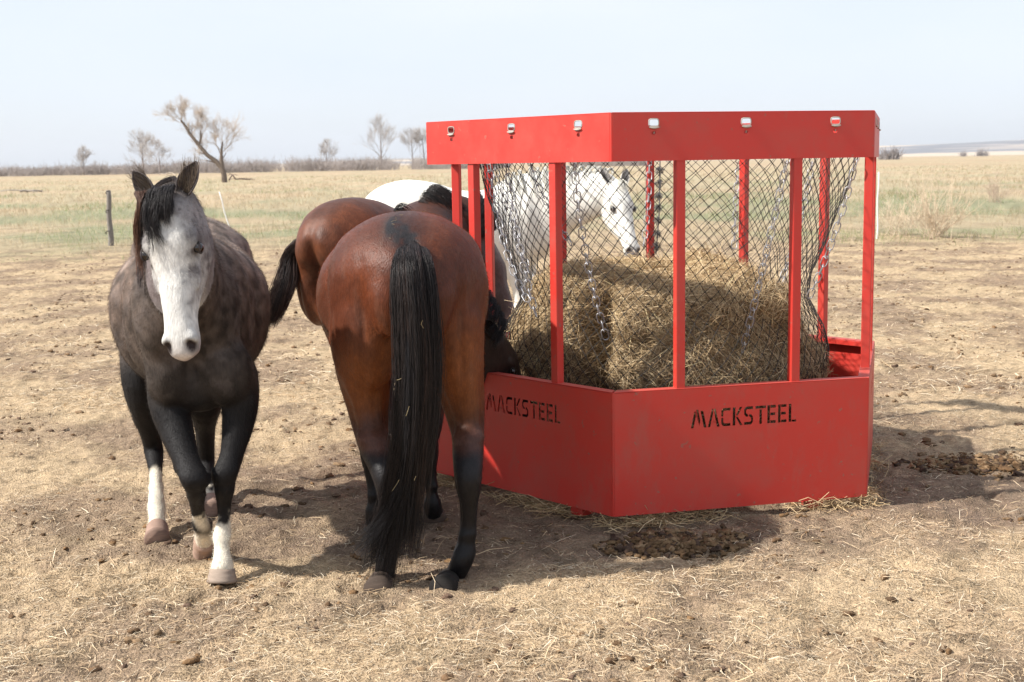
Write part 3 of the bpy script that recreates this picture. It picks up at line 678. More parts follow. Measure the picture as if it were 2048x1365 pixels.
    def neck(s, C, rr): s._nk = (C, rr); s.parts.append(loft(C, rr, s.neckside if hasattr(s, 'neckside') else s.l, 24, 6, 2.1))
    def body(s, voxel, it, mat_, coat, name='body'):
        o = remesh(name, s.parts, voxel, it, mat_, s.root); P = getco(o)+s.O; N = getno(o)
        E = np.empty(len(o.data.edges)*2, dtype=np.int32); o.data.edges.foreach_get('vertices', E); E = E.reshape(-1, 2); nv = len(P)
        bx, by, bz = s.local(P); hx, hy, hz = s.hloc(P)
        wt = sm(.72, .90, bz)*(1-sm(-.02, .05, hx)*sm(.35, .25, np.abs(hy))*(np.abs(hz+.1) < .3)); deg = np.bincount(E.ravel(), minlength=nv)[:, None]
        for _ in range(int(s.smooth/voxel**2)):
            A = np.stack([np.bincount(E[:, 0], P[E[:, 1], j], nv)+np.bincount(E[:, 1], P[E[:, 0], j], nv) for j in range(3)], 1)/deg
            P = P+(A-P)*(wt*.6)[:, None]
        setco(o, P-s.O); N = getno(o)
        # nostrils, mouth line, eye sockets
        hx, hy, hz = s.hloc(P); D = np.zeros_like(P)
        near = (hx > .0) & (np.abs(hy) < .2)
        for q in (1, -1):
            a, b_, c = (hx-.580)/.022, (hy-q*.037)/.0125, (hz+.066)/.028
            g = np.exp(-(a*a+b_*b_*.8+c*c))*near; D += (-s.hx*.028-s.hz*.006-q*s.hy*.006)[None]*g[:, None]*s.hk
            a, b_, c = (hx-.208)/.024, (hy-q*.100)/.022, (hz+.054)/.017
            g = np.exp(-(a*a+b_*b_+c*c))*near; D += (-q*s.hy*.012)[None]*g[:, None]*s.hk
        g = np.exp(-((hz+.121)/.005)**2)*sm(.47, .52, hx)*near; D -= N*(g*.006)[:, None]
        # coat muscle relief
        bx, by, bz = s.local(P)
        D += N*(.005*fbm3(P, 5, 3)*sm(.6, .9, bz)+.0014*fbm3(P, 14, 2)*sm(.3, .7, bz))[:, None]
        for (cx, cy, cz), (rx, ry, rz), am in s.bumps:
            for q in ((1, -1) if cy else (1,)):
                g = np.exp(-(((bx-cx)/rx)**2+((by-q*cy*s.w)/ry)**2+((bz-cz)/rz)**2)); D += N*(g*am)[:, None]
        for A_, hind in s.legs:                      # tendons, knees, hocks, fetlocks
            c = A_[:, :3]; r = A_[:, 3:]; ks = np.argmin(np.abs(c[:, 2][None]-P[:, 2][:, None]), axis=1); q = P-c[ks]; u = q@s.h; v = q@s.l; rf = r[ks, 1]; rl = r[ks, 0]
            m = (np.abs(u) < rf*1.8+.01) & (np.abs(v) < rl*1.5+.01) & (bz < .92); ur = u/rf; lat = np.abs(N@s.l); Z = bz
            g = -.0065*np.exp(-((ur+.28)/.24)**2)*lat*sm(.21, .25, Z)*sm(.46 if hind else .42, .38, Z)
            g += -.006*np.exp(-((ur+.05)/.22)**2)*lat*sm(.50, .56, Z)*sm(.86, .74, Z)*(0 if hind else 1)
            if hind: g += -.014*np.exp(-((ur+.45)/.26)**2)*lat*sm(.54, .60, Z)*sm(.86, .72, Z)+.016*sm(.2, .8, -ur)*np.exp(-((Z-.565)/.03)**2)+.006*np.exp(-((Z-.50)/.035)**2)*lat
            else: g += .008*sm(0, .8, ur)*np.exp(-((Z-.465)/.035)**2)+.012*sm(.2, .9, -ur)*np.exp(-((Z-.485)/.02)**2)+.005*lat*np.exp(-((Z-.45)/.035)**2)-.005*np.exp(-((Z-.40)/.02)**2)*sm(-.2, .6, ur)
            g += .008*sm(.2, .8, -ur)*np.exp(-((Z-.185)/.022)**2)-.004*np.exp(-((Z-.145)/.02)**2)
            D += N*(g*m)[:, None]
        for c, r, am in s.knobs: D += N*(np.exp(-((P-c)**2).sum(1)/r**2)*am)[:, None]
        P = P+D; setco(o, P-s.O); setcol(o.data, np.clip(coat(s, P, N), .003, .9)); s.bo = o; return o
    def eyes(s, r=.0215, off=.0885):
        for q in (1, -1):
            c = s.hp(.208, q*off, -.050); v, f = ico(); mk('eye', c+v*r*s.hk, f, M['eye'], s.root)
            # lids
            th = np.linspace(-1.5, 1.5, 9)
            for sg, rr in ((1, .0038), (-1, .003)):
                pts = np.array([c+s.hk*(s.hx*math.sin(t)*r*1.12+s.hz*sg*math.cos(t)*r*.78+q*s.hy*(.004+math.cos(t)*.0075)) for t in th])
                V, F = tubes(pts[None], np.full((1, 9), rr*s.hk)*np.array([.4, .8, 1, 1, 1, 1, 1, .8, .4]), 8); mk('eyelid', V, F, s.lidmat, s.root, col=np.tile(s.lidcol, (len(V), 1)))
    def ears(s, L, W_, spread, fwd, colo, coli, mat_, tilt=(0, 0), open_=(0, 0)):
        """two cupped ears; open_ = angle the cup turns from the head's front, per ear"""
        for i, q in enumerate((1, -1)):
            base = s.hp(-.012, q*.052, -.045); ax = nrm(-s.hx*1.0+q*s.hy*spread+s.hz*fwd+q*s.hy*tilt[i])
            fr = s.hz*math.cos(open_[i])+q*s.hy*math.sin(open_[i]); fr = nrm(fr-ax*(fr@ax)); sd = np.cross(fr, ax)
            n, m = 12, 15; V = []; C = []
            for j in range(n):
                t = j/(n-1); w = W_*(1.05*math.sin(math.pi*min(.5+0, .22+.62*t)) if t < .45 else 1.05*math.cos((t-.45)/.55*math.pi/2)**.75)*(1 if t > .0 else 1)
                w = max(w, .0015); half = 1.25+.75*(1-t)**2
                cen = base+ax*L*t+fr*(.012*math.sin(t*math.pi)); curve = sd*q*(.010*t*t)
                for k in range(m):
                    a = -half+2*half*k/(m-1); V.append(cen-curve+sd*math.sin(a)*w-fr*math.cos(a)*w*.85)
            V = np.array(V); idx = np.arange(n*m).reshape(n, m); F = np.stack([idx[:-1, :-1], idx[:-1, 1:], idx[1:, 1:], idx[1:, :-1]], -1).reshape(-1, 4)
            o = mk('ear', V, F, mat_, s.root, col=np.tile(colo, (len(V), 1)))
            md = o.modifiers.new('t', 'SOLIDIFY'); md.thickness = .0055; md.offset = 0
            md = o.modifiers.new('s', 'SUBSURF'); md.levels = 1; md.render_levels = 1
            # inner hair
            N = 260; t = .05+.75*RNG.random(N); a = RNG.normal(0, .8, N); w = W_*np.sin(np.pi*np.minimum(.5, .22+.6*t))*.8
            p = base+ax[None]*(L*t)[:, None]+sd[None]*(np.sin(a)*w)[:, None]-fr[None]*(np.cos(a)*w*.7)[:, None]
            d = ax[None]*.9+fr[None]*.5+RNG.normal(0, .3, (N, 3)); Ls = (.018+.02*RNG.random(N))[:, None]
            P = np.stack([p, p+d*Ls*.5, p+d*Ls+ax*Ls*.3], 1); V, F = tubes(P, np.tile([.0010, .0008, .0003], (N, 1)), 3)
            h = mk('ear_hair', V, F, M['hair'], None, col=np.tile(coli, (len(V), 1))*(.6+.8*np.repeat(RNG.random(N), 9))[:, None], base=s.O); h.parent = o; h.location = (0, 0, 0)
    def hoof(s, top, bot, rt, rb, toe, col, dirt=.0):
        top, bot = np.array(top, float), np.array(bot, float); toe = nrm(np.array(toe, float)); n = 20; V = []; C = []; ax = nrm(bot-top)
        toe = nrm(toe-ax*(toe@ax)); sd = np.cross(ax, toe); th = np.arange(n)*2*np.pi/n
        for j, t in enumerate(np.linspace(0, 1, 9)):
            r = rt+(rb-rt)*t+(.002 if j % 3 == 1 else 0)-(.004 if t == 1 else 0); c = top+(bot-top)*t+toe*(.018*t)
            for a in th: V.append(c+toe*math.cos(a)*r*(1.08 if math.cos(a) > 0 else .88)+sd*math.sin(a)*r); C.append(np.array(col)*(1-.25*(t > .8)))
        V.append(top); V.append(bot); C += [col, col]; k = 9; idx = np.arange(k*n).reshape(k, n); nx = np.roll(idx, -1, 1)
        F = np.stack([idx[:-1], nx[:-1], nx[1:], idx[1:]], -1).reshape(-1, 4); c0 = np.stack([nx[0], idx[0], np.full(n, k*n)], 1); c1 = np.stack([idx[-1], nx[-1], np.full(n, k*n+1)], 1)
        mk('hoof', np.array(V), [F, c0, c1], M['horn'], s.root, col=np.array(C))
    def hairs(s, name, guides, n, w, col, jit=.35, friz=.010, label=None, core=None, clump=14):
        """guides: list of (path (K,3), spread radii (K,), weight). Locks of strands following the guides"""
        W_ = np.array([g[2] for g in guides], float); W_ /= W_.sum(); K = 12; Ps = []; t = np.linspace(0, 1, K); Cc = []
        for g, ww in zip(guides, W_):
            m = max(4, int(n*ww)); path = crom(g[0], 6); u = np.linspace(0, 1, len(path)); c = np.stack([np.interp(t, u, path[:, j]) for j in range(3)], 1)
            sp = np.interp(t, np.linspace(0, 1, len(g[1])), g[1]); T = np.gradient(c, axis=0); T /= np.linalg.norm(T, axis=1)[:, None]+1e-9
            A = np.cross(T, [.3, .8, .1]); A /= np.linalg.norm(A, axis=1)[:, None]; B = np.cross(T, A)
            nl = max(1, m//clump); lr = np.sqrt(RNG.random(nl)); la = RNG.random(nl)*6.28; lk = RNG.integers(0, nl, m)
            rr = np.sqrt(RNG.random(m)); aa = RNG.random(m)*6.28; mixk = (.35+.45*t)[None, :]
            ox = (rr*np.cos(aa))[:, None]*(1-mixk)+(lr[lk]*np.cos(la[lk]))[:, None]*mixk+RNG.normal(0, .05, (m, 1))*t
            oy = (rr*np.sin(aa))[:, None]*(1-mixk)+(lr[lk]*np.sin(la[lk]))[:, None]*mixk+RNG.normal(0, .05, (m, 1))*t
            P = c[None]+sp[None, :, None]*(ox[..., None]*A[None]+oy[..., None]*B[None])
            ph = RNG.random((m, 3))*6.28; wob = friz*np.sin(t[None, :, None]*(4+5*RNG.random((m, 1, 1)))+ph[:, None])*t[None, :, None]; P = P+wob
            ln = .72+.28*RNG.random(m)                       # uneven ends
            for i in range(m):
                if ln[i] < .99: P[i] = np.stack([np.interp(t*ln[i], t, P[i, :, j]) for j in range(3)], 1)
            Ps.append(P); cc = np.array(g[3] if len(g) > 3 else col)[None]*(1+jit*RNG.normal(0, 1, (m, 1)))*np.ones((m, 3)); Cc.append(np.clip(cc, .003, 1))
        P = np.concatenate(Ps); Cc = np.concatenate(Cc); V, F = tubes(P, np.tile(w*np.linspace(1, .35, K), (len(P), 1)), 3)
        C = np.repeat(Cc, K*3, axis=0)
        if core is not None:
            cv, cf = core; V, F = join2([(V, F), (cv, cf)]); C = np.concatenate([C, np.tile(np.array(col)*.8, (len(cv), 1))])
        o = mk(name, V, F, M['hair'], s.root, col=C)
        if label: o['label'] = label
        return o
    def fuzz(s, n, length, w, colf, region, gravity=.5):
        """short coat hair standing a little off the skin"""
        P = getco(s.bo)+s.O; N = getno(s.bo); me = s.bo.data; a = np.empty(len(P)*4, dtype=np.float32); me.color_attributes['tint'].data.foreach_get('color', a); C = a.reshape(-1, 4)[:, :3]
        k = RNG.integers(0, len(P), n); k = k[region(P[k])] if region else k; m = len(k)
        p = P[k]+RNG.normal(0, .003, (m, 3)); nn = N[k]; g = np.array([0, 0, -1.])[None]*gravity+s.h[None]*-.35; g = g-nn*(g*nn).sum(1)[:, None]
        d = nn*.26+g+RNG.normal(0, .14, (m, 3)); d /= np.linalg.norm(d, axis=1)[:, None]; L = (length*(.6+.8*RNG.random(m)))[:, None]
        Q = np.stack([p-nn*.001, p+d*L*.55+nn*L*.08, p+d*L], 1); V, F = tubes(Q, np.tile([w, w*.8, w*.25], (m, 1)), 3)
        cc = C[k]*(.9+.5*RNG.random((m, 1)))*colf; o = mk('coat_hair', V, F, M['hair_dull'], None, col=np.repeat(np.clip(cc, 0, .95), 9, axis=0), base=s.O); o.parent = s.bo; o.location = (0, 0, 0)
M['hair_dull'] = mat('short_hair', tint=True, rough=.8, spec=.12)

# ============ 1. dark grey horse walking towards the camera
def grey():
    H = Horse('horse', (-1.475, 5.90), math.degrees(math.atan2(-.98, .21)), .985, 1.10, 'dark grey horse with a white face and white socks walking towards the viewer')
    H.torso(belly=1.05)
    poll = at(326, 393, 4.80); muz = at(348, 690, 4.64)
    H.head(poll, muz, (-.10, -1, .1), 0.965, 1.20)
    e = H.hp(-.02, 0, -.11)
    H.neck([H.b(.36, 0, 1.16), H.b(.58, 0, 1.22), H.b(.80, 0.0, 1.32), .5*(H.b(.92, 0, 1.42)+e)+[0, 0, .01], e], [(.19, .28, .30), (.175, .25, .28), (.145, .19, .22), (.105, .145, .17), (.085, .11, .12)])
    # legs, photograph left/right in comments are the viewer's
    A = lambda *p: at(*p)
    H.leg([(A(478, 730, 5.42), (.085, .12, .13)), (A(480, 800, 5.36), (.084, .11, .11)), (A(476, 850, 5.32), (.070, .078, .082)), (A(463, 910, 5.26), (.050, .050, .050)), (A(450, 950, 5.22), (.047, .050, .046)), (A(449, 975, 5.22), (.045, .048, .044)), (A(448, 1005, 5.24), (.032, .032, .040)), (A(448, 1040, 5.24), (.028, .027, .037)), (A(444, 1075, 5.22), (.040, .038, .045)), (A(444, 1105, 5.18), (.034, .034, .036)), (A(445, 1130, 5.15), (.046, .046, .044)), (A(445, 1142, 5.14), (.047, .048, .044))])
    H.hoof(A(445, 1138, 5.145), [*A(444, 1172, 5.13)[:2], .0], .050, .062, H.h+[0, -.1, 0], (.30, .235, .185))
    H.leg([(A(335, 735, 5.45), (.085, .12, .13)), (A(336, 800, 5.36), (.088, .11, .11)), (A(353, 860, 5.28), (.074, .078, .080)), (A(373, 920, 5.18), (.055, .052, .052)), (A(388, 955, 5.12), (.052, .056, .050)), (A(392, 975, 5.14), (.047, .052, .046)), (A(394, 1005, 5.22), (.032, .032, .040)), (A(398, 1035, 5.30), (.030, .028, .038)), (A(406, 1058, 5.37), (.042, .042, .042)), (A(408, 1075, 5.42), (.038, .036, .036)), (A(410, 1086, 5.46), (.042, .040, .040))])
    H.hoof(A(409, 1080, 5.44), A(410, 1100, 5.54), .045, .054, [.1, -.35, -.9], (.36, .24, .18))
    H.leg([(A(280, 690, 6.12), (.105, .18, .18)), (A(284, 770, 6.05), (.092, .14, .14)), (A(293, 830, 6.12), (.062, .085, .085)), (A(304, 880, 6.2), (.048, .052, .060)), (A(308, 905, 6.2), (.048, .048, .062)), (A(311, 940, 6.1), (.033, .034, .045)), (A(312, 975, 6.0), (.031, .031, .042)), (A(313, 1008, 5.92), (.044, .042, .048)), (A(314, 1035, 5.86), (.038, .038, .040)), (A(315, 1060, 5.82), (.046, .046, .044))])
    g = gnd(316, 1088); H.hoof(A(315, 1056, 5.83), [g[0], g[1], -.002], .048, .058, H.h, (.30, .20, .155))
    H.leg([(A(408, 700, 6.35), (.105, .18, .18)), (A(408, 790, 6.3), (.090, .13, .14)), (A(410, 850, 6.45), (.055, .075, .08)), (A(412, 905, 6.55), (.045, .05, .058)), (A(413, 930, 6.55), (.043, .046, .056)), (A(417, 960, 6.45), (.031, .033, .043)), (A(421, 985, 6.36), (.042, .040, .046)), (A(422, 1003, 6.3), (.044, .042, .042))])
    g = gnd(424, 1032); H.hoof(A(422, 1003, 6.3), [g[0], g[1], 0], .047, .057, H.h, (.34, .23, .18))
    # breast muscles
    for px in (345, 455): H.parts.append(ellip(A(px, 745, 5.30), [[.12, 0, 0], [0, .13, 0], [0, 0, .15]]))
    H.parts.append(ellip(A(398, 772, 5.36), [[.15, 0, 0], [0, .14, 0], [0, 0, .115]]))
    def coat(s, P, N):
        hx, hy, hz = s.hloc(P); bx, by, bz = s.local(P); nz = fbm3(P, 6, 4); nf = fbm3(P, 22, 3); n = len(P)
        dark = np.array([.042, .034, .029]); brown = np.array([.130, .092, .072]); roan = np.array([.205, .160, .133]); black = np.array([.011, .0098, .010]); white = np.array([.68, .64, .57])
        c = np.tile(dark, (n, 1)); f = sm(.78, 1.25, bz+.12*nz)*(.25+.75*sm(.75, .35, bx+.08*nz)); c = c+(brown-c)*f[:, None]
        f = sm(1.08, 1.42, bz+.10*nz)*.8*sm(.62, .1, bx); c = c+(roan-c)*f[:, None]
        dp = np.clip(fbm3(P, 15, 2)*1.9, -.75, 1.3); c = c*(1+dp*.70*sm(.7, 1., bz))[:, None]
        c = c+(np.array([.14, .115, .105])-c)*(sm(.05, .42, fbm3(P+3, 11, 4))*sm(.66, .84, bz)*.35)[:, None]
        f = sm(.86, .70, bz+.05*nz); c = c+(black-c)*f[:, None]
        # socks
        for (px, py, Y, rad, lo) in ((445, 1100, 5.2, .15, 1038), (313, 1000, 5.9, .17, 942), (421, 1005, 6.3, .16, 985)):
            cc = at(px, py, Y); zt = at(px, lo, Y)[2]; d = np.hypot(P[:, 0]-cc[0], P[:, 1]-cc[1]); m = sm(rad+.03, rad-.01, d)*sm(zt+.02, zt-.02, P[:, 2]+.06*nf+.03*nz); c = c+(white*np.array([.96, .92, .84])-c)*m[:, None]
        cc = at(407, 1078, 5.43); d = np.linalg.norm((P-cc)*[1, .7, 1], axis=1); m = sm(.105, .055, d+.02*nf)*sm(5.28, 5.36, P[:, 1]); c = c+(np.array([.70, .62, .50])-c)*m[:, None]
        # head: white blaze, grey mottled sides
        hd = sm(-.05, .06, hx+.25*(hz+.12)*0)*sm(.30, .20, np.abs(hy))*(hz > -.34)*(P[:, 1] < 5.12)
        grey_ = np.array([.27, .25, .247]); dk = np.array([.105, .094, .095]); wh = np.array([.60, .585, .55])
        fg = fbm3(P, 60, 3); hc = grey_+(dk-grey_)*sm(-.10, .45, .6*nf+.7*fg+.15*nz-.05)[:, None]*.85
        hc = hc+(dk*.8-hc)*(np.exp(-((hx-.17)/.06)**2-((np.abs(hy)-.09)/.035)**2)*.6)[:, None]
        bw = .033+.018*sm(.10, .0, np.abs(hx-.22))+.014*sm(.30, .5, hx)
        bl = sm(.055, -.012, np.abs(hy+.004)-bw+.035*nf)*sm(.06, .12, hx+.06*nf)
        bl = np.maximum(bl, sm(.40, .52, hx+.05*nf)*.60)
        hc = hc+(wh-hc)*bl[:, None]
        hc = hc+(np.array([.60, .50, .47])-hc)*(sm(.555, .60, hx+.02*nf)*sm(-.02, -.08, hz)*.45)[:, None]
        hc = hc+(np.array([.30, .24, .24])-hc)*(sm(.53, .58, hx)*sm(-.075, -.10, hz+.012*nf)*.75)[:, None]
        jw = sm(-.16, -.24, hz+.03*nf)*sm(.42, .3, hx); hc = hc+(np.array([.15, .12, .12])-hc)*(jw*.8)[:, None]
        for q in (1, -1):
            g = np.exp(-(((hx-.575)/.030)**2+((hy-q*.037)/.0155)**2+((hz+.066)/.030)**2)); hc = hc+(np.array([.028, .020, .020])-hc)*np.clip(g*1.9, 0, 1)[:, None]
            g = np.exp(-(((hx-.208)/.036)**2+((hy-q*.100)/.04)**2+((hz+.054)/.024)**2)); hc = hc+(np.array([.05, .04, .04])-hc)*np.clip(g*1.2, 0, .9)[:, None]
        hc = hc+(dk*.5-hc)*(np.exp(-((hz+.121)/.004)**2)*sm(.49, .53, hx)*.6)[:, None]
        c = c+(hc-c)*hd[:, None]; return c
    H.lidmat = M['coat_grey']; H.lidcol = (.05, .04, .04)
    H.body(.0078, 5, M['coat_grey'], coat); H.eyes()
    H.ears(.132, .035, .42, .10, (.075, .062, .060), (.17, .13, .095), M['coat_grey'], tilt=(.05, .05), open_=(.15, .3))
    # forelock and mane
    p = H.hp; kk = H.hk; gd = []
    root0 = p(-.03, 0, .005)
    bl = (.022, .018, .018); br = (.12, .062, .042)
    for i in range(9):
        y0 = -.034+.07*i/8; gd.append((np.array([p(-.04, y0, -.01), p(.00, y0-.004, .024), p(.05, y0*1.1-.010, .030), p(.085+.013*(i % 4), y0*1.15-.018, .024)]), [.008, .012, .011, .005], .8, bl))
    for i, (yy, ln) in enumerate([(-.010, .20), (-.035, .17), (.0, .15), (-.02, .24)]): gd.append((np.array([p(-.03, yy, .01), p(.04, yy-.01, .036), p(.11, yy-.02, .032), p(ln, yy-.012*i+.01, .024)]), [.008, .014, .012, .005], .5, bl))
    for i in range(6):       # long reddish lock falling over the viewer's left side
        q = -.03-.012*i; gd.append((np.array([p(-.03, q, .0), p(.02, -.060-.003*i, .016), p(.09, -.085-.003*i, -.012), p(.16, -.098-.003*i, -.05), p(.23+.012*i, -.108-.004*i, -.09)]), [.012, .012, .009, .008, .006], .30, (bl if i < 2 else br)))
    H.hairs('forelock', gd, 2600, .0008, bl, .40, .012, clump=8)
    gd = []
    for i in range(18):      # mane on the viewer's left of the neck
        f = 1-i/19; gd.append((H.drape(f, -1, 0-25*RNG.random(), .012, .05, .012), [.012, .018, .02, .02, .016, .008], 1, (.075, .042, .034) if i % 2 else (.03, .022, .022)))
    H.hairs('mane', gd, 1700, .0012, bl, .3, .010)
    gd = [(np.array([H.b(-.80, 0, 1.28), H.b(-.88, 0, 1.15), H.b(-.90, 0, .85), H.b(-.87, .0, .45)]), [.03, .06, .08, .04], 1)]
    H.hairs('tail', gd, 900, .0014, bl)
    H.fuzz(90000, .010, .00040, 1.3, lambda P: (P[:, 1] < 6.6) & ~((H.hloc(P)[0] > .36) & (P[:, 1] < 5.0)))
grey()

# ============ 2. bay horse seen from behind, head in the feeder
def bay():
    H = Horse('horse', (-.497, 5.93), 97, 1.01, 1.20, 'red bay horse seen from behind with a long black tail, head down in the feeder')
    H.bumps = [(c, r, a*(.4 if c[0] in (-.33, -.27) else 1)) for c, r, a in BUMPS]
    H.torso(belly=1.06)
    poll = at(1003, 660, 6.52); muz = at(1072, 800, 6.72)
    H.head(poll, muz, (.75, .0, .66), .96)
    e = H.hp(-.02, 0, -.10); H.neckside = np.array([H.l, H.l, nrm(H.l*.6+H.hy*.4), nrm(H.l*.3+H.hy*.7), H.hy])
    w = H.b(.60, -.02, 1.22)
    H.neck([H.b(.36, 0, 1.16), w, w+(e-w)*.38+[0, 0, .06], w+(e-w)*.72+[0, 0, .05], e], [(.19, .28, .30), (.17, .24, .27), (.135, .17, .20), (.10, .13, .15), (.08, .10, .11)])
    A = lambda *p: at(*p)
    # right hind (viewer's right)
    H.leg([(A(905, 640, 5.42), (.125, .20, .22)), (A(912, 730, 5.40), (.118, .18, .20)), (A(926, 800, 5.38), (.095, .135, .15)), (A(935, 860, 5.33), (.073, .092, .10)), (A(936, 905, 5.24), (.060, .060, .068)), (A(936, 945, 5.15), (.060, .050, .064)), (A(937, 975, 5.14), (.055, .045, .055)), (A(938, 1010, 5.15), (.040, .035, .042)), (A(936, 1060, 5.16), (.036, .031, .038)), (A(930, 1100, 5.15), (.047, .040, .046)), (A(924, 1122, 5.14), (.046, .042, .046)), (A(910, 1150, 5.17), (.044, .04, .042)), (A(902, 1164, 5.19), (.050, .050, .046))])
    g = gnd(896, 1190); H.hoof(A(902, 1158, 5.19), [g[0], g[1]+.05, 0], .048, .060, H.h*.8+[-.5, 0, 0], (.020, .017, .015))
    H.leg([(A(712, 640, 5.45), (.125, .20, .22)), (A(722, 730, 5.42), (.118, .18, .20)), (A(735, 800, 5.40), (.098, .14, .15)), (A(742, 860, 5.34), (.075, .095, .10)), (A(757, 915, 5.24), (.058, .060, .068)), (A(770, 950, 5.16), (.056, .050, .064)), (A(775, 980, 5.15), (.050, .045, .055)), (A(777, 1020, 5.16), (.038, .035, .042)), (A(777, 1065, 5.16), (.035, .031, .038)), (A(774, 1105, 5.15), (.046, .040, .046)), (A(772, 1130, 5.14), (.044, .042, .046)), (A(768, 1155, 5.16), (.044, .04, .042)), (A(766, 1166, 5.17), (.050, .050, .046))])
    g = gnd(764, 1192); H.hoof(A(766, 1160, 5.17), [g[0], g[1]+.05, 0], .048, .060, H.h*.8+[-.4, 0, 0], (.09, .065, .05))
    for px, pk, hy in ((868, 866, 1046), (752, 748, 1066)):
        g = gnd(px, hy); Y = g[1]
        H.leg([(A(px-5, 720, Y+.05), (.085, .13, .14)), (A(px-4, 800, Y+.02), (.072, .09, .10)), (A(pk-8, 870, Y), (.050, .055, .06)), (A(pk-8, 910, Y-.01), (.048, .050, .048)), (A(pk-6, 945, Y), (.033, .031, .038)), (A(px-4, 985, Y), (.031, .029, .036)), (A(px-3, 1008 if px > 800 else 1025, Y), (.044, .042, .046)), (A(px, hy-18, Y+.03), (.046, .046, .044))])
        H.hoof(A(px, hy-22, Y+.03), [g[0], g[1]+.04, 0], .050, .060, H.h, (.10, .07, .055))
    H.ell((-.80, .085, 1.12), .06, .085, .14); H.ell((-.80, -.085, 1.12), .06, .085, .14)
    def coat(s, P, N):
        bx, by, bz = s.local(P); nz = fbm3(P, 4, 4); nf = fbm3(P, 24, 3); n = len(P)
        red = np.array([.104, .027, .010]); dkr = np.array([.050, .0165, .010]); org = np.array([.20, .062, .016]); black = np.array([.008, .007, .0075])
        c = np.tile(red, (n, 1)); f = sm(-.25, .35, nz); c = c+(dkr-c)*(.5*f)[:, None]
        f = sm(1.15, .85, bz+.15*nz)*sm(.22, .08, np.abs(np.abs(by)-.14))*sm(-.3, -.6, bx); c = c+(org-c)*(f*.7)[:, None]      # pale inner thigh
        f = sm(.10, .02, np.abs(by)+.06*nz)*sm(1.36, 1.44, bz); c = c+(dkr*.7-c)*(f*.7)[:, None]
        f = 0
        f = sm(.76, .50, bz+.10*nz+.10*np.sign(by)*np.clip(by*6, -1, 1)*0); c = c+(black*1.6-c)*f[:, None]
        c = c+(np.array([.085, .035, .024])-c)*(sm(.62, .58, bz)*sm(.50, .54, bz)*.7)[:, None]
        f = sm(.45, .35, bz); c = c+(black-c)*(f*.8)[:, None]
        g = np.exp(-((P-at(826, 500, 5.20))**2).sum(1)/.065**2)*1.6
        g = 0*g
        for (px, py, Y, r_) in ((828, 505, 5.20, .050), (820, 486, 5.22, .050), (808, 466, 5.35, .045), (796, 450, 5.5, .045)):
            q = P-at(px, py, Y); g = np.maximum(g, 1.25*np.exp(-(q[:, 0]**2+q[:, 2]**2*.8)/r_**2)*(1+.9*nf)*(bx < -.2)*(bz > 1.15))
        c = c+(black*1.8-c)*np.clip(g, 0, 1)[:, None]
        # dusty streaks
        f = sm(.15, .5, fbm(by*26+bx*6, bz*5+3, 4)); c = c+(np.array([.12, .062, .042])-c)*(f*.22*sm(.6, .9, bz))[:, None]
        hx, hy, hz = s.hloc(P); f = sm(5.95+.35, 6.45, P[:, 1])*sm(1.35, 1.05, bz); c = c+(np.array([.03, .018, .014])-c)*f[:, None]  # neck and head at the feeder coloured darker, body's shade painted in
        return c*(1+.25*np.clip(nf, -.7, .8))[:, None]
    H.lidmat = M['coat_bay']; H.lidcol = (.03, .02, .015)
    H.body(.0085, 6, M['coat_bay'], coat); H.eyes()
    H.ears(.155, .036, .22, -.15, (.02, .015, .013), (.04, .03, .025), M['coat_bay'], open_=(.9, .9))
    bl = (.016, .0145, .016); d0 = A(822, 478, 5.17)
    G = []
    def guide(pts, sp, wt): G.append((np.array([A(*q) for q in pts]), sp, wt))
    for i in range(26):
        f = RNG.uniform(-1, 1); w1, w2, w3 = RNG.normal(0, 1, 3); g = (1-abs(f))*.05; tb = (.022, .017, .016) if RNG.random() < .75 else (.05, .030, .024)
        G.append((np.array([A(*q) for q in [(826+f*20, 482+abs(f)*14, 5.20), (823+f*32, 512, 5.06-g), (823+f*38, 548, 5.01-g), (829+f*40+w1*2, 620, 4.99-g), (834+f*42+w2*3, 730, 4.99-g), (832+f*38+w1*5, 840, 5.0-g), (818+f*34+w3*8, 940, 5.01-g*.6), (792+f*44+w2*10, 1045, 5.03), (772+f*52+w3*12, 1105+RNG.uniform(-40, 75), 5.04)]]), [.012, .020, .024, .026, .028, .028, .026, .022, .010], .35, tb))
    for q in [(735, 1120), (716, 1110), (704, 1135), (724, 1150), (752, 1165), (768, 1196), (786, 1180), (812, 1110), (828, 1135), (740, 1150), (760, 1140), (842, 1060), (716, 1080)]:
        guide([(822, 560, 5.0), (828, 700, 4.96), (825, 850, 4.97), (815, 950, 5.0), ((q[0]+815)/2+6, 1040, 5.01), (q[0], q[1], 5.03)], [.03, .045, .05, .045, .03, .012], .5)
    for i in range(26):          # short hair at the root of the tail
        u = RNG.normal(0, 1, 2); u = np.clip(u, -1.5, 1.5); a = (824+u[0]*11, 480+abs(u[0])*10+abs(u[1])*16); guide([(a[0], a[1], 5.22), (a[0]+u[0]*2, a[1]+22, 5.09), (a[0]+u[0]*5, a[1]+66, 5.00)], [.008, .016, .014], .20)
    cp = [(824, 492, 5.28), (824, 525, 5.14), (828, 600, 5.04), (830, 720, 5.03), (830, 830, 5.04), (824, 930, 5.05), (810, 1030, 5.06)]
    core = loft([A(*q) for q in cp], [(.025, .03, .03), (.045, .03, .03), (.070, .035, .04), (.076, .035, .05), (.068, .035, .045), (.050, .03, .035), (.02, .015, .015)], [1, 0, 0], 18, 5)
    H.hairs('tail', G, 6400, .0010, bl, .50, .022, core=core, clump=16)
    n = 26; Ps = []
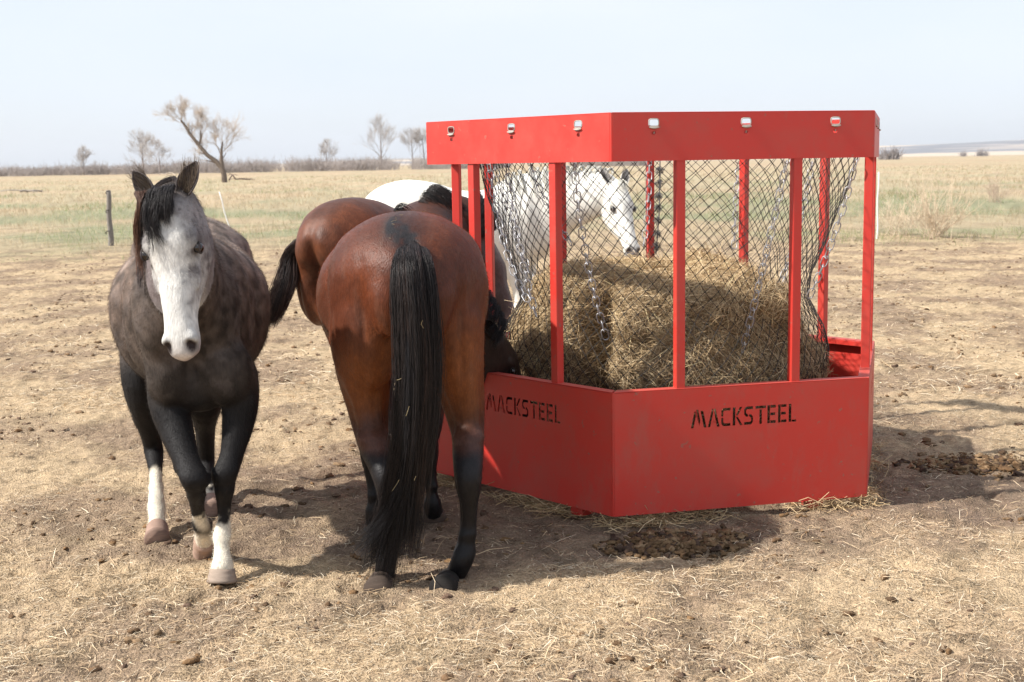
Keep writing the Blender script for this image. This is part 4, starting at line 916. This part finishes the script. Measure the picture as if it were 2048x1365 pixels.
    for i in range(n):
        px, py = (RNG.uniform(790, 868), RNG.uniform(620, 1080)) if i < 5 else (RNG.normal(805, 22), RNG.normal(478, 26)); Y = 4.915 if i < 5 else 5.2
        c = A(px, py, Y); d = nrm(RNG.normal(0, 1, 3)*[.4, .25, 1]); L = RNG.uniform(.018, .06)
        if i >= 5:
            P_ = getco(H.bo)+H.O; q = P_[(np.abs(P_[:, 0]-c[0]) < .02) & (P_[:, 1] < 6.1) & (P_[:, 2] > 1.2)]
            if not len(q): continue
            c = q[RNG.integers(0, len(q))]+np.array([0, -.004, .005]); d = nrm(RNG.normal(0, 1, 3)*[1, .4, .2]); L *= .5
        Ps.append([c-d*L/2, c+RNG.normal(0, .003, 3), c+d*L/2])
    V, F = tubes(np.array(Ps), np.full((len(Ps), 3), .0007), 3); o = mk('hay_bits', V, F, M['straw'], H.root, col=np.tile((.42, .33, .18), (len(V), 1))); o['label'] = 'bits of straw caught in the tail and on the croup'; o['kind'] = 'stuff'
    gd = []                     # end of the mane at the withers, seen over the back, and down the neck
    for i in range(4):
        a = H.b(.50+.035*i, .01, 1.455-.01*i); gd.append((np.array([a, a+[.01, 0, .022], a+[.04, 0, .03], a+[.09, .02, -.01]]), [.012, .014, .014, .010], .4))
    for i in range(14):
        f = .3+.7*i/13; gd.append((H.drape(f, -1, 10, .014, .03, .02), [.012, .018, .02, .02, .016, .010], 1))
    H.hairs('mane', gd, 900, .0013, bl)
    H.fuzz(60000, .006, .00034, 2.0, lambda P: P[:, 1] < 6.2)
bay()

# ============ 3. brown bay behind, reaching over to the net
def brown():
    H = Horse('horse', (-.700, 7.92), 61, 1.02, 1.00, 'brown bay horse behind, standing side-on with dark tail swung left, eating through the hay net')
    H.torso(belly=1.0, back=-.02)
    poll = at(982, 476, 8.30); muz = at(1046, 650, 8.10)
    H.head(poll, muz, (.80, -.35, .25), 1.07, 1.08)
    e = H.hp(-.02, 0, -.10); w = H.b(.58, 0, 1.24); H.neckside = np.array([H.l, H.l, nrm(H.l*.7+H.hy*.3), nrm(H.l*.3+H.hy*.7), H.hy])
    H.neck([H.b(.36, 0, 1.17), w, w+(e-w)*.38+[0, 0, .09], w+(e-w)*.74+[0, 0, .06], e], [(.19, .28, .30), (.165, .25, .27), (.125, .19, .20), (.09, .145, .15), (.075, .11, .11)])
    for pts in ([(680, 600), (706, 700), (716, 790), (728, 850), (730, 885), (738, 905)], [(705, 600), (740, 700), (765, 790), (778, 850), (784, 885), (792, 905)]):
        Y = 7.45 if pts[0][0] < 700 else 7.75; r_ = [(.12, .2, .2), (.095, .13, .14), (.05, .06, .065), (.034, .036, .045), (.045, .042, .048), (.045, .046, .046)]
        J = [(at(px, py, Y), q) for (px, py), q in zip(pts, r_)]; J[-1][0][2] = .075; J[-2][0][2] = .17; J[-3][0][2] = .36; J[-4][0][2] = .58; H.leg(J)
        c = J[-1][0]; H.hoof(c, [c[0]+.01, c[1]+.02, -.002], .05, .062, H.h, (.06, .045, .036))
    for px, Y in ((835, 8.45), (850, 8.75)):
        c = at(px, 850, Y); J = [((c[0], c[1], z), q) for z, q in ((1.0, (.10, .15, .15)), (.80, (.07, .09, .10)), (.62, (.05, .055, .06)), (.46, (.045, .048, .046)), (.38, (.032, .031, .038)), (.26, (.028, .028, .036)), (.19, (.042, .04, .046)), (.075, (.045, .045, .045)))]
        H.leg(J); H.hoof([c[0], c[1], .075], [c[0]+.01, c[1]+.01, -.002], .05, .062, H.h, (.06, .045, .036))
    def coat(s, P, N):
        bx, by, bz = s.local(P); nz = fbm3(P, 4, 4); nf = fbm3(P, 20, 3); n = len(P); hx, hy, hz = s.hloc(P)
        red = np.array([.125, .040, .017]); dkr = np.array([.040, .018, .013]); black = np.array([.018, .015, .015])
        c = np.tile(red, (n, 1)); c = c+(dkr-c)*(sm(-.3, .3, nz)*.55)[:, None]
        c = c+(dkr-c)*(sm(.11, .03, np.abs(by)+.04*nz)*sm(1.35, 1.42, bz)*.6)[:, None]
        c = c+(dkr*.9-c)*(sm(.12, .55, bx+.3*nz)*.55)[:, None]
        c = c+(black-c)*sm(.66, .5, bz+.08*nz)[:, None]
        f = sm(-.12, .08, hx)*(P[:, 0] > -.28)*sm(.3, .25, np.abs(hy)); c = c+(np.array([.105, .072, .062])-c)*(f*(.75+.3*nz))[:, None]
        f = sm(.44, .56, hx)*(P[:, 0] > -.2)*sm(.3, .25, np.abs(hy))*(hz > -.3); c = c+(np.array([.26, .17, .15])-c)*(f*.8)[:, None]
        return c*(1+.25*np.clip(nf, -.7, .8))[:, None]
    H.lidmat = M['coat_bay']; H.lidcol = (.05, .03, .025)
    H.body(.0105, 6, M['coat_bay'], coat); H.eyes()
    H.ears(.15, .036, .25, -.1, (.05, .03, .025), (.03, .02, .02), M['coat_bay'], open_=(.8, .8))
    bl = (.020, .017, .017); A = at; Y = 7.35
    G = []
    for i in range(5):
        f = (i-2)/2; G.append((np.array([H.b(-.79, .0, 1.30+.01*f), A(585+f*4, 500, Y), A(572+f*12, 560, Y-.02), A(553+f*14, 610, Y-.03), A(538+f*10, 655, Y-.02)]), [.02, .042, .048, .042, .015], 1, bl if i % 2 else (.05, .03, .025)))
    core = loft([H.b(-.76, 0, 1.30), A(588, 500, Y), A(572, 560, Y), A(556, 610, Y)], [(.03, .03, .03), (.035, .03, .03), (.035, .03, .03), (.015, .02, .02)], H.l, 14, 4)
    H.hairs('tail', G, 1500, .0015, bl, .4, .012, core=core)
    gd = []
    for i in range(40):
        f = .0+1.0*(i+RNG.random()*.9)/40; gd.append((H.drape(f, -1, -5-40*RNG.random(), .018, .06*RNG.random(), .035+.02*RNG.random()), [.018, .024, .026, .026, .024, .016], 1, [(.020, .017, .017), (.035, .022, .018), (.014, .012, .012)][i % 3]))
        g_ = gd[-1]; gd[-1] = (g_[0]-np.array([0, 0, .03])*max(0, 1-f*7), g_[1], .12+min(.88, f*4), g_[3])
    H.hairs('mane', gd, 3200, .0013, bl, .4, .022, clump=9)
brown()

# ============ 4. white horse beyond the feeder
def white():
    H = Horse('horse', (-.37, 10.85), -2, 1.055, 1.02, 'white horse standing side-on beyond the feeder, seen through the black net')
    H.torso(belly=1.0, back=-.01)
    poll = at(1240, 366, 10.45); muz = at(1274, 494, 10.15)
    H.head(poll, muz, (.40, -.88, .25), 1.03, 1.05)
    e = H.hp(-.02, 0, -.10); w = H.b(.56, 0, 1.26); H.neckside = np.array([H.l, H.l, nrm(H.l*.7+H.hy*.3), nrm(H.l*.3+H.hy*.7), H.hy])
    H.neck([H.b(.36, 0, 1.19), w, w+(e-w)*.38+[0, 0, .0], w+(e-w)*.74+[0, 0, .0], e], [(.21, .31, .31), (.20, .30, .31), (.165, .25, .27), (.125, .19, .21), (.09, .13, .14)])
    for (x, y, fr) in ((.50, .15, 1), (.42, -.15, 1), (-.62, .14, 0), (-.52, -.14, 0)):
        if fr: J = [((x-.02, y, .98), (.10, .15, .15)), ((x-.03, y, .80), (.07, .09, .10)), ((x, y, .62), (.05, .055, .06)), ((x+.01, y, .46), (.045, .048, .046)), ((x, y, .38), (.032, .031, .038)), ((x, y, .26), (.028, .028, .036)), ((x, y, .19), (.042, .04, .046)), ((x+.03, y, .07), (.045, .045, .045))]
        else: J = [((x+.18, y, 1.0), (.12, .2, .2)), ((x+.20, y, .86), (.10, .14, .15)), ((x+.10, y, .70), (.066, .085, .09)), ((x-.01, y, .56), (.045, .052, .06)), ((x-.02, y, .49), (.043, .046, .055)), ((x, y, .38), (.034, .034, .042)), ((x+.01, y, .26), (.031, .03, .04)), ((x+.02, y, .19), (.044, .042, .048)), ((x+.06, y, .07), (.046, .046, .046))]
        H.leg([(H.b(*a), tuple(v*H.sc for v in r)) for a, r in J]); xe = x+(.035 if fr else .065)
        H.hoof(H.b(xe, y, .075), H.b(xe+.01, y, -.002), .05, .062, H.h, (.25, .2, .16))
    def coat(s, P, N):
        n = len(P); hx, hy, hz = s.hloc(P); nf = fbm3(P, 14, 3); bx, by, bz = s.local(P)
        c = np.tile([.72, .70, .635], (n, 1))*(1+.04*nf)[:, None]; hm = (P[:, 0] > .62)*(np.abs(hy) < .2)
        c = c+(np.array([.42, .40, .40])-c)*(hm*sm(.02, .07, hy+.02*nf)*sm(.05, .15, hx)*.45)[:, None]  # left half of the face greyed, its shading put into the colour
        for q in (1, -1):
            g = np.exp(-(((hx-.200)/.035)**2+((hy-q*.105)/.05)**2+((hz+.064)/.025)**2)); c = c+(np.array([.06, .05, .045])-c)*np.clip(g*1.3*hm, 0, 1)[:, None]
            g = np.exp(-(((hx-.58)/.03)**2+((hy-q*.037)/.025)**2+((hz+.064)/.03)**2)); c = c+(np.array([.06, .05, .05])-c)*np.clip(g*1.6*hm, 0, 1)[:, None]
        c = c+(np.array([.16, .14, .14])-c)*(hm*sm(.55, .61, hx)*.8)[:, None]; return c
    H.lidmat = M['coat_white']; H.lidcol = (.2, .18, .17)
    H.body(.0125, 5, M['coat_white'], coat); H.eyes(.021)
    H.ears(.16, .037, .42, .1, (.62, .59, .54), (.12, .10, .09), M['coat_white'], open_=(.1, .1))
    wh = (.66, .64, .57); gd = []
    for i in range(16):
        f = .1+.9*i/15; gd.append((H.drape(f, -1, 20, .014, .03, .015), [.012, .018, .02, .02, .016, .010], 1))
    for y in (-.03, 0, .03): gd.append((np.array([H.hp(-.03, y, .0), H.hp(.02, y, .03), H.hp(.10, y, .03)]), [.01, .02, .015], .6))
    H.hairs('mane', gd, 700, .0022, wh, .2)
    gd = [(np.array([H.b(-.79, 0, 1.30), H.b(-.87, 0, 1.2), H.b(-.90, 0, .9), H.b(-.88, 0, .5)]), [.03, .06, .08, .05], 1)]
    H.hairs('tail', gd, 500, .002, wh, .2)
white()
# ------------------------------------------------------------------ background
def grow(P0, d0, r0, L0, rng, depth, out, spread=.5, up=.15, nseg=5, kids=(3, 5), shrink=.68, maxd=5, wig=.12):
    """recursive bare limb; out[level] collects (path, radii)"""
    n = nseg; P = [np.array(P0, float)]; d = np.array(d0, float); d /= np.linalg.norm(d)
    for k in range(n):
        d = d+rng.normal(0, wig, 3)+np.array([0, 0, up*.25]); d /= np.linalg.norm(d); P.append(P[-1]+d*L0/n)
    P = np.array(P); rr = np.linspace(r0, r0*(.55 if depth < maxd else .35), n+1); out.append((P, rr))
    if depth >= maxd: return
    m = rng.integers(kids[0], kids[1]+1)
    for i in range(m):
        f = .35+.65*(i+rng.random())/m; f = min(f, 1); j = f*n; a = int(min(j, n-1)); p = P[a]+(P[a+1]-P[a])*(j-a); rl = r0*(1-.45*f)
        dd = P[a+1]-P[a]; dd /= np.linalg.norm(dd); q = rng.normal(0, 1, 3); q -= dd*(q@dd); q /= np.linalg.norm(q)
        s = spread*(.7+.6*rng.random()); nd = dd*math.cos(s)+q*math.sin(s)+np.array([0, 0, up])
        grow(p, nd, rl*.62, L0*shrink*(.75+.5*rng.random()), rng, depth+1, out, spread, up, max(3, nseg-1), kids, shrink, maxd, wig)
def limbs_mesh(out, minr=0.):
    parts = []; by = {}
    for P, r in out: by.setdefault(len(P), []).append((P, r))
    for k, L in by.items():
        Pn = np.array([p for p, _ in L]); rn = np.maximum(np.array([r for _, r in L]), minr)
        parts.append(tubes(Pn, rn, 3 if rn.max() < .08 else 6))
    return join(parts)
def bare_tree(px, py, Y, hgt, label, seed, trunks, wood=(.17, .135, .11), twigc=(.33, .25, .20), name='bare_tree', maxd=5, r0=.2, spread=.5, up=.2, kids=(3, 4), shrink=.66, minr=.02, tip=.74, group='bare trees beyond the pasture'):
    rng = np.random.default_rng(seed); b = at(px, py, Y); b[2] = 0
    root = thing(name, b, label, 'tree', group); big = []; small = []
    for (pts, r, brs) in trunks:
        P = np.array([b+np.array([p[0]*hgt, 0 if len(p) < 3 else p[2]*hgt, p[1]*hgt]) for p in pts]); n = len(P)
        rr = np.linspace(r, r*.35, n); big.append((P, rr))
        for (f, dx, dz, l) in brs:
            j = f*(n-1); a = int(min(j, n-2)); p = P[a]+(P[a+1]-P[a])*(j-a)
            o = []; grow(p, (dx, rng.normal(0, .4), dz), r*(1-.6*f)*.32, l*hgt*tip, rng, 1, o, spread, up, 5, kids, shrink, maxd, .12)
            for q in o: (big if q[1][0] > r*.22 else small).append(q)
    V, F = limbs_mesh(big, minr); mk('trunk', V, F, M['bark'], root, col=np.tile(wood, (len(V), 1)))
    V, F = limbs_mesh(small, minr); mk('crown', V, F, M['bark'], root, col=np.tile(twigc, (len(V), 1)))
    return root
# the large leaning cottonwood
bare_tree(449, 365, 146, 8.1, 'large bare tree leaning left with two forked limbs, alone in the pasture', 5,
    [([(0, 0), (0, .10), (-.02, .2), (-.10, .29), (-.22, .38), (-.33, .52), (-.45, .68), (-.50, .78), (-.56, .86)], .34,
      [(.35, -1, .15, .22), (.42, -.9, .3, .2), (.50, -1, .15, .16), (.62, .4, 1, .20), (.66, -.6, .8, .15), (.72, .4, 1, .22), (.8, .3, 1, .20), (.84, -.8, .9, .18), (.9, .1, 1, .18), (.93, -1, .5, .16), (.97, -.6, 1, .16), (1, .3, 1, .16), (1, -1, .8, .16), (1, -.1, 1, .17)]),
     ([(-.02, .2), (-.03, .32), (-.02, .45), (.0, .56)], .27,
      [(.3, .8, .6, .16), (.4, -.4, 1, .2), (.55, .6, 1, .22), (.6, -.5, 1, .2), (.75, .7, 1, .22), (.85, -.3, 1, .2), (.95, .3, 1, .22), (1, .5, 1, .2), (1, 0, 1, .22), (1, -.5, 1, .2)]),
     ([(-.33, .5), (-.30, .62), (-.30, .72)], .16, [(.5, .3, 1, .14), (.9, .3, 1, .16), (1, -.2, 1, .16), (1, .5, 1, .13)])],
    twigc=(.54, .46, .39), minr=.0055, group=None, maxd=6, kids=(2, 4), spread=.40, up=.10, shrink=.78)
def std(px, py, Y, h, label, seed, lean=0, nb=9, spread=.45, fork=.3, **k):
    rng = np.random.default_rng(seed)
    br = [(fork+(1-fork)*i/nb, (1 if i % 2 else -1)*(.35+.5*rng.random()), 1, .30*(1.15-.5*i/nb)) for i in range(nb)]+[(1, -.2, 1, .2), (1, .3, 1, .2)]
    bare_tree(px, py, Y, h, label, seed, [([(0, 0), (lean*.2, .25), (lean*.6, .5), (lean, .74)], .022*h, br)], spread=spread, **k)
far = dict(wood=(.27, .23, .21), twigc=(.47, .43, .40), minr=.017, maxd=5, kids=(2, 4), shrink=.80, up=.12)
std(168, 344, 400, 8.2, 'low rounded bare tree behind the far left brush, furthest left of the trees', 21, nb=11, fork=.12, **far)
std(287, 347, 330, 10.6, 'many-limbed bare tree standing just left of the grey horse ears', 22, nb=11, fork=.15, **far)
std(320, 347, 345, 8.4, 'smaller bare tree between the grey horse ears', 27, nb=9, fork=.2, **far)
std(654, 340, 420, 9.3, 'bushy pale bare tree rising from the middle of the far brush', 23, nb=10, fork=.2, **far)
std(763, 338, 420, 15.6, 'tall narrow bare tree in the far brush, left of the feeder', 24, nb=13, spread=.32, fork=.25, **far)
std(826, 336, 430, 12.2, 'bare tree with a fan-shaped top just left of the feeder header', 25, lean=-.02, nb=9, spread=.4, fork=.4, **far)
std(850, 336, 430, 12.6, 'bare tree half hidden behind the left end of the feeder header', 26, lean=-.05, nb=9, spread=.4, fork=.4, **far)
# brush belt
def brush():
    rng = np.random.default_rng(9); out = []
    def clump(px, Y, h, n):
        b = at(px, 340, Y); b[2] = 0
        for _ in range(n):
            a = rng.normal(0, .35, 2); p = b+np.array([rng.normal(0, h*.45), rng.normal(0, h*.5), 0])
            L = h*(.6+.5*rng.random()); d = np.array([a[0], a[1], 1.])
            P = [p]
            for k in range(4): d = d+rng.normal(0, .18, 3); d[2] = abs(d[2]); P.append(P[-1]+d/np.linalg.norm(d)*L/4)
            out.append((np.array(P), np.linspace(.05, .03, 5)))
            for _ in range(5):
                j = rng.integers(1, 4); dd = rng.normal(0, .6, 3)+np.array([0, 0, .8]); q = P[j]
                out.append((np.array([q, q+dd*L*.16, q+dd*L*.32+rng.normal(0, .1, 3)]), np.array([.04, .035, .03])))
    spans = [(-60, 105, 3.4), (112, 125, 4.2), (140, 222, 3.6), (235, 260, 3.6), (265, 340, 4.2), (345, 400, 4.6), (400, 545, 4.4), (575, 770, 4.6), (770, 790, 4.2), (832, 1010, 4.0), (1150, 1290, 3.0)]
    for a, b, h in spans:
        x = a
        while x < b:
            clump(x, 395+rng.random()*50, h*(.62+.36*rng.random()), 26); x += 4.2
    V, F = limbs_mesh(out, .03)
    c = np.array([.37, .325, .30])*(1+.25*fbm(V[:, 0]*.12, V[:, 1]*.05, 3))[:, None]
    tag(mk('brush_belt', V, F, M['bark'], col=c), 'low grey-brown leafless brush along the far edge of the pasture', 'brush', kind='stuff')
brush()
# hills
def hills():
    N = 260; x = np.linspace(-6000, 6500, N); rows = np.linspace(0, 1, 40); V = []; C = []
    X, T = np.meshgrid(x, rows, indexing='ij'); Y = 2600+T*3200
    top = 26*sm(700, 1700, X)+16*sm(1500, 3200, X)+9*sm(-900, -500, X)*(1-sm(-250, 200, X))+7+5*fbm(X*.0009, X*0+2, 3)
    Z = top*np.clip(T, 0, 1)**.75*1.6+1.5*fbm(X*.004, Y*.003, 3)-2
    n, m = X.shape; idx = np.arange(n*m).reshape(n, m); F = np.stack([idx[:-1, :-1], idx[1:, :-1], idx[1:, 1:], idx[:-1, 1:]], -1).reshape(-1, 4)
    x_, y_, z_ = X.ravel(), Y.ravel(), Z.ravel()
    f = fbm(x_*.0011+3, T.ravel()*3.4+1, 3); tan = np.array([.50, .42, .33]); dk = np.array([.20, .205, .22]); md = np.array([.34, .31, .29])
    c = np.where((f > .10)[:, None], tan, np.where((f < -.12)[:, None], dk, md))
    tag(mk('hills', np.stack([x_, y_, z_], 1), F, mat('hill_fields', tint=True, rough=.95, spec=.05), col=c), None, kind='structure')
hills()
# a few far dark trees and farm specks at the foot of the hills
def farcopse():
    rng = np.random.default_rng(2); out = []
    for px in list(np.linspace(1765, 1792, 7))+[1925, 1928, 1956, 1960, 1964, 1972]:
        p = at(px, 316, 640 if px < 1800 else 1500); p[2] = 0; h = (4.2 if px < 1800 else 6.5)*(.7+.5*rng.random())
        for _ in range(34):
            d = rng.normal(0, .35, 3)+np.array([0, 0, 1]); q = p+np.array([rng.normal(0, h*.25), rng.normal(0, h*.3), 0]); out.append((np.array([q, q+d*h*.45, q+d*h*.8+rng.normal(0, .6, 3)]), np.array([.22, .16, .1])))
    V, F = limbs_mesh(out, .1); tag(mk('far_thicket', V, F, M['bark'], col=np.tile((.30, .27, .26), (len(V), 1))), 'thin line of far dark trees at the foot of the right-hand hills', 'thicket', kind='stuff')
farcopse()
# pasture grass
def pasture():
    def tufts(N, y0, y1, h0, h1, w):
        t = RNG.random(N); y = y0*(y1/y0)**t; x = (RNG.random(N)*2-1)*(.46*y+1)
        k = RNG.random(N) < .45+1.1*fbm(x*.22+5, np.log(y)*6, 3); x, y = x[k], y[k]; n = len(x)
        h = (h0+(h1-h0)*RNG.random(n)**2)*(y/y0)**.25; d = RNG.normal(0, .45, (n, 2))
        b = np.stack([x, y, x*0], 1); tp = b+np.stack([d[:, 0]*h, d[:, 1]*h, h], 1); md = (b+tp)/2+np.stack([-d[:, 0]*h*.12, d[:, 1]*0, h*.08], 1)
        P = np.stack([b, md, tp], 1); V, F = ribbons(P, np.tile(w*np.array([1, .8, .3]), (n, 1))*(y/y0)[:, None]**.6, np.tile([0., -1., .2], (n, 1)))
        g = sm(.05, .4, fbm(x*.16+1, np.log(y)*5+2, 5)*1.2+.40*np.exp(-((y-42)/15)**2)-.05)[:, None]*(RNG.random((n, 1)) < .5)
        c = np.array([.52, .41, .27])*(.75+.45*RNG.random((n, 1))); c = c*(1-g)+np.array([.22, .27, .10])*g
        return V, F, np.repeat(c, 6, axis=0)
    B = [tufts(42000, 24, 60, .03, .20, .006), tufts(42000, 50, 200, .06, .28, .016)]
    V, F = join([(b[0], b[1]) for b in B]); tag(mk('pasture_grass', V, F, M['twig'], col=np.concatenate([b[2] for b in B]), smooth=False), 'short dry and greening grass over the pasture', 'grass', kind='stuff')
pasture()
def weed(px, py, h, wpx, n, label, col, seed):
    rng = np.random.default_rng(seed); b = gnd(px, py); out = []
    for i in range(n):
        a = rng.normal(0, wpx); d = np.array([a, rng.normal(0, .35), 1.]); L = h*(.45+.6*rng.random()); p = b+np.array([rng.normal(0, .12), rng.normal(0, .12), 0]); P = [p]
        for k in range(6): d = d+rng.normal(0, .10, 3); P.append(P[-1]+d/np.linalg.norm(d)*L/6)
        out.append((np.array(P), np.linspace(.006, .003, 7)))
        for _ in range(7):
            j = rng.integers(2, 6); dd = rng.normal(0, .6, 3)+np.array([0, 0, .9]); q = P[j]; out.append((np.array([q, q+dd*L*.07, q+dd*L*.17]), np.array([.004, .003, .002])))
    V, F = limbs_mesh(out, .0028); tag(mk('dry_weed', V, F, M['twig'], col=np.tile(col, (len(V), 1)), base=b), label, 'weed', 'tall dry weeds at the yard edge')
weed(1870, 476, 1.45, .62, 62, 'tall pale dry weed clump right of the feeder at the yard edge', (.62, .50, .36), 3)
weed(1795, 470, .95, .5, 36, 'smaller pale dry weed just right of the feeder post, beside the tall weed', (.64, .53, .39), 4)
weed(1990, 405, 1.2, .6, 30, 'reddish dry weed far out in the pasture at the right', (.52, .40, .31), 5)
# fence post, stakes
b = gnd(222, 492)
def post_mesh(b, top, r0, r1, n=9, sides=10, rough=.10):
    t = np.linspace(0, 1, n)[:, None]; P = b+(top-b)*t; P[:, 0] += .012*np.sin(t[:, 0]*9); th = np.arange(sides)*2*np.pi/sides
    r = np.linspace(r0, r1, n); ring = 1+rough*np.random.default_rng(1).normal(0, 1, sides)
    V = np.concatenate([[p+np.array([math.cos(a)*rr*g, math.sin(a)*rr*g, 0]) for a, g in zip(th, ring)] for p, rr in zip(P, r)]+[[P[-1]+[0, 0, .004]]])
    idx = np.arange(n*sides).reshape(n, sides); nx = np.roll(idx, -1, 1); F = np.stack([idx[:-1], nx[:-1], nx[1:], idx[1:]], -1).reshape(-1, 4)
    cap = np.stack([idx[-1], nx[-1], np.full(sides, n*sides)], 1); return V, [F, cap]
fp = thing('fence_post', b, 'weathered grey wooden fence post standing at the left edge of the yard', 'fence post')
top = at(216, 381, b[1]); V, F = post_mesh(b, top, .062, .05); mk('shaft', V, F, M['wood'], fp)
for py in (386, 424, 466):
    c = at(218, py, b[1]-.07); c[0] -= .05
    V, F = tubes(np.array([[c+[0, 0, -.03], c+[-.02, -.01, 0], c+[.0, 0, .035], c+[.05, .01, .04]]]), np.full((1, 4), .011), 5); mk('staple', V, F, M['net'], fp)
def stake(px0, py0, px1, py1, r, label, Y=None):
    b = gnd(px0, py0) if Y is None else at(px0, py0, Y)
    V, F = post_mesh(b, at(px1, py1, b[1]+.1), r, r*.8, 6, 8, .02); tag(mk('marker_stake', V, F, M['stake'], base=b), label, 'stake', 'thin white stakes at the yard edge')
stake(465, 478, 438, 384, .018, 'thin white stake leaning left beyond the grey horse')
stake(1754, 478, 1757, 345, .02, 'thin upright white stake directly behind the right feeder post')
# fallen branches and log
def fallen(px0, px1, py, label, col, seed, r=.12, up=1):
    rng = np.random.default_rng(seed); a = gnd(px0, py); c = gnd(px1, py-1); out = []
    P = np.array([a+(c-a)*k/6+np.array([0, 0, .12+.25*up*abs(rng.normal())*(0 < k < 6)]) for k in range(7)]); out.append((P, np.linspace(r, r*.4, 7)))
    for k in range(7):
        j = rng.integers(1, 6); d = rng.normal(0, 1, 3)*np.array([1, .5, .4]); d[2] = abs(d[2])*up; out.append((np.array([P[j], P[j]+d*.7, P[j]+d*1.5+[0, 0, -.2]]), np.array([.05, .04, .03])))
    V, F = limbs_mesh(out, .03); tag(mk('fallen_branch', V, F, M['bark'], col=np.tile(col, (len(V), 1)), base=a), label, 'fallen branch', 'dead wood lying in the pasture')
fallen(458, 500, 363, 'dark dead branch lying right of the leaning tree trunk', (.16, .12, .10), 3)
fallen(352, 315, 352, 'pale branching dead limb lying behind the grey horse ears', (.4, .33, .26), 6, .1)
fallen(40, 86, 386, 'grey log lying in the grass at the far left', (.33, .29, .25), 5, .10, .15)

# air
def haze():
    V, F = box((0, 2900, 7), (6700, 0, 0), (0, 2990, 0), (0, 0, 12.5))
    V[:, 2] = np.where(V[:, 2] < 0, -27, 110)
    m = bpy.data.materials.new('haze_air'); m.use_nodes = True; t = m.node_tree; t.nodes.clear()
    o = t.nodes.new('ShaderNodeOutputMaterial'); v = t.nodes.new('ShaderNodeVolumePrincipled'); v.inputs['Density'].default_value = HAZE; v.inputs['Color'].default_value = (.90, .93, 1, 1); v.inputs['Anisotropy'].default_value = .2
    t.links.new(v.outputs[0], o.inputs['Volume']); tag(mk('haze', V, F, m, smooth=False), None, kind='stuff')
HAZE = .00006
haze()
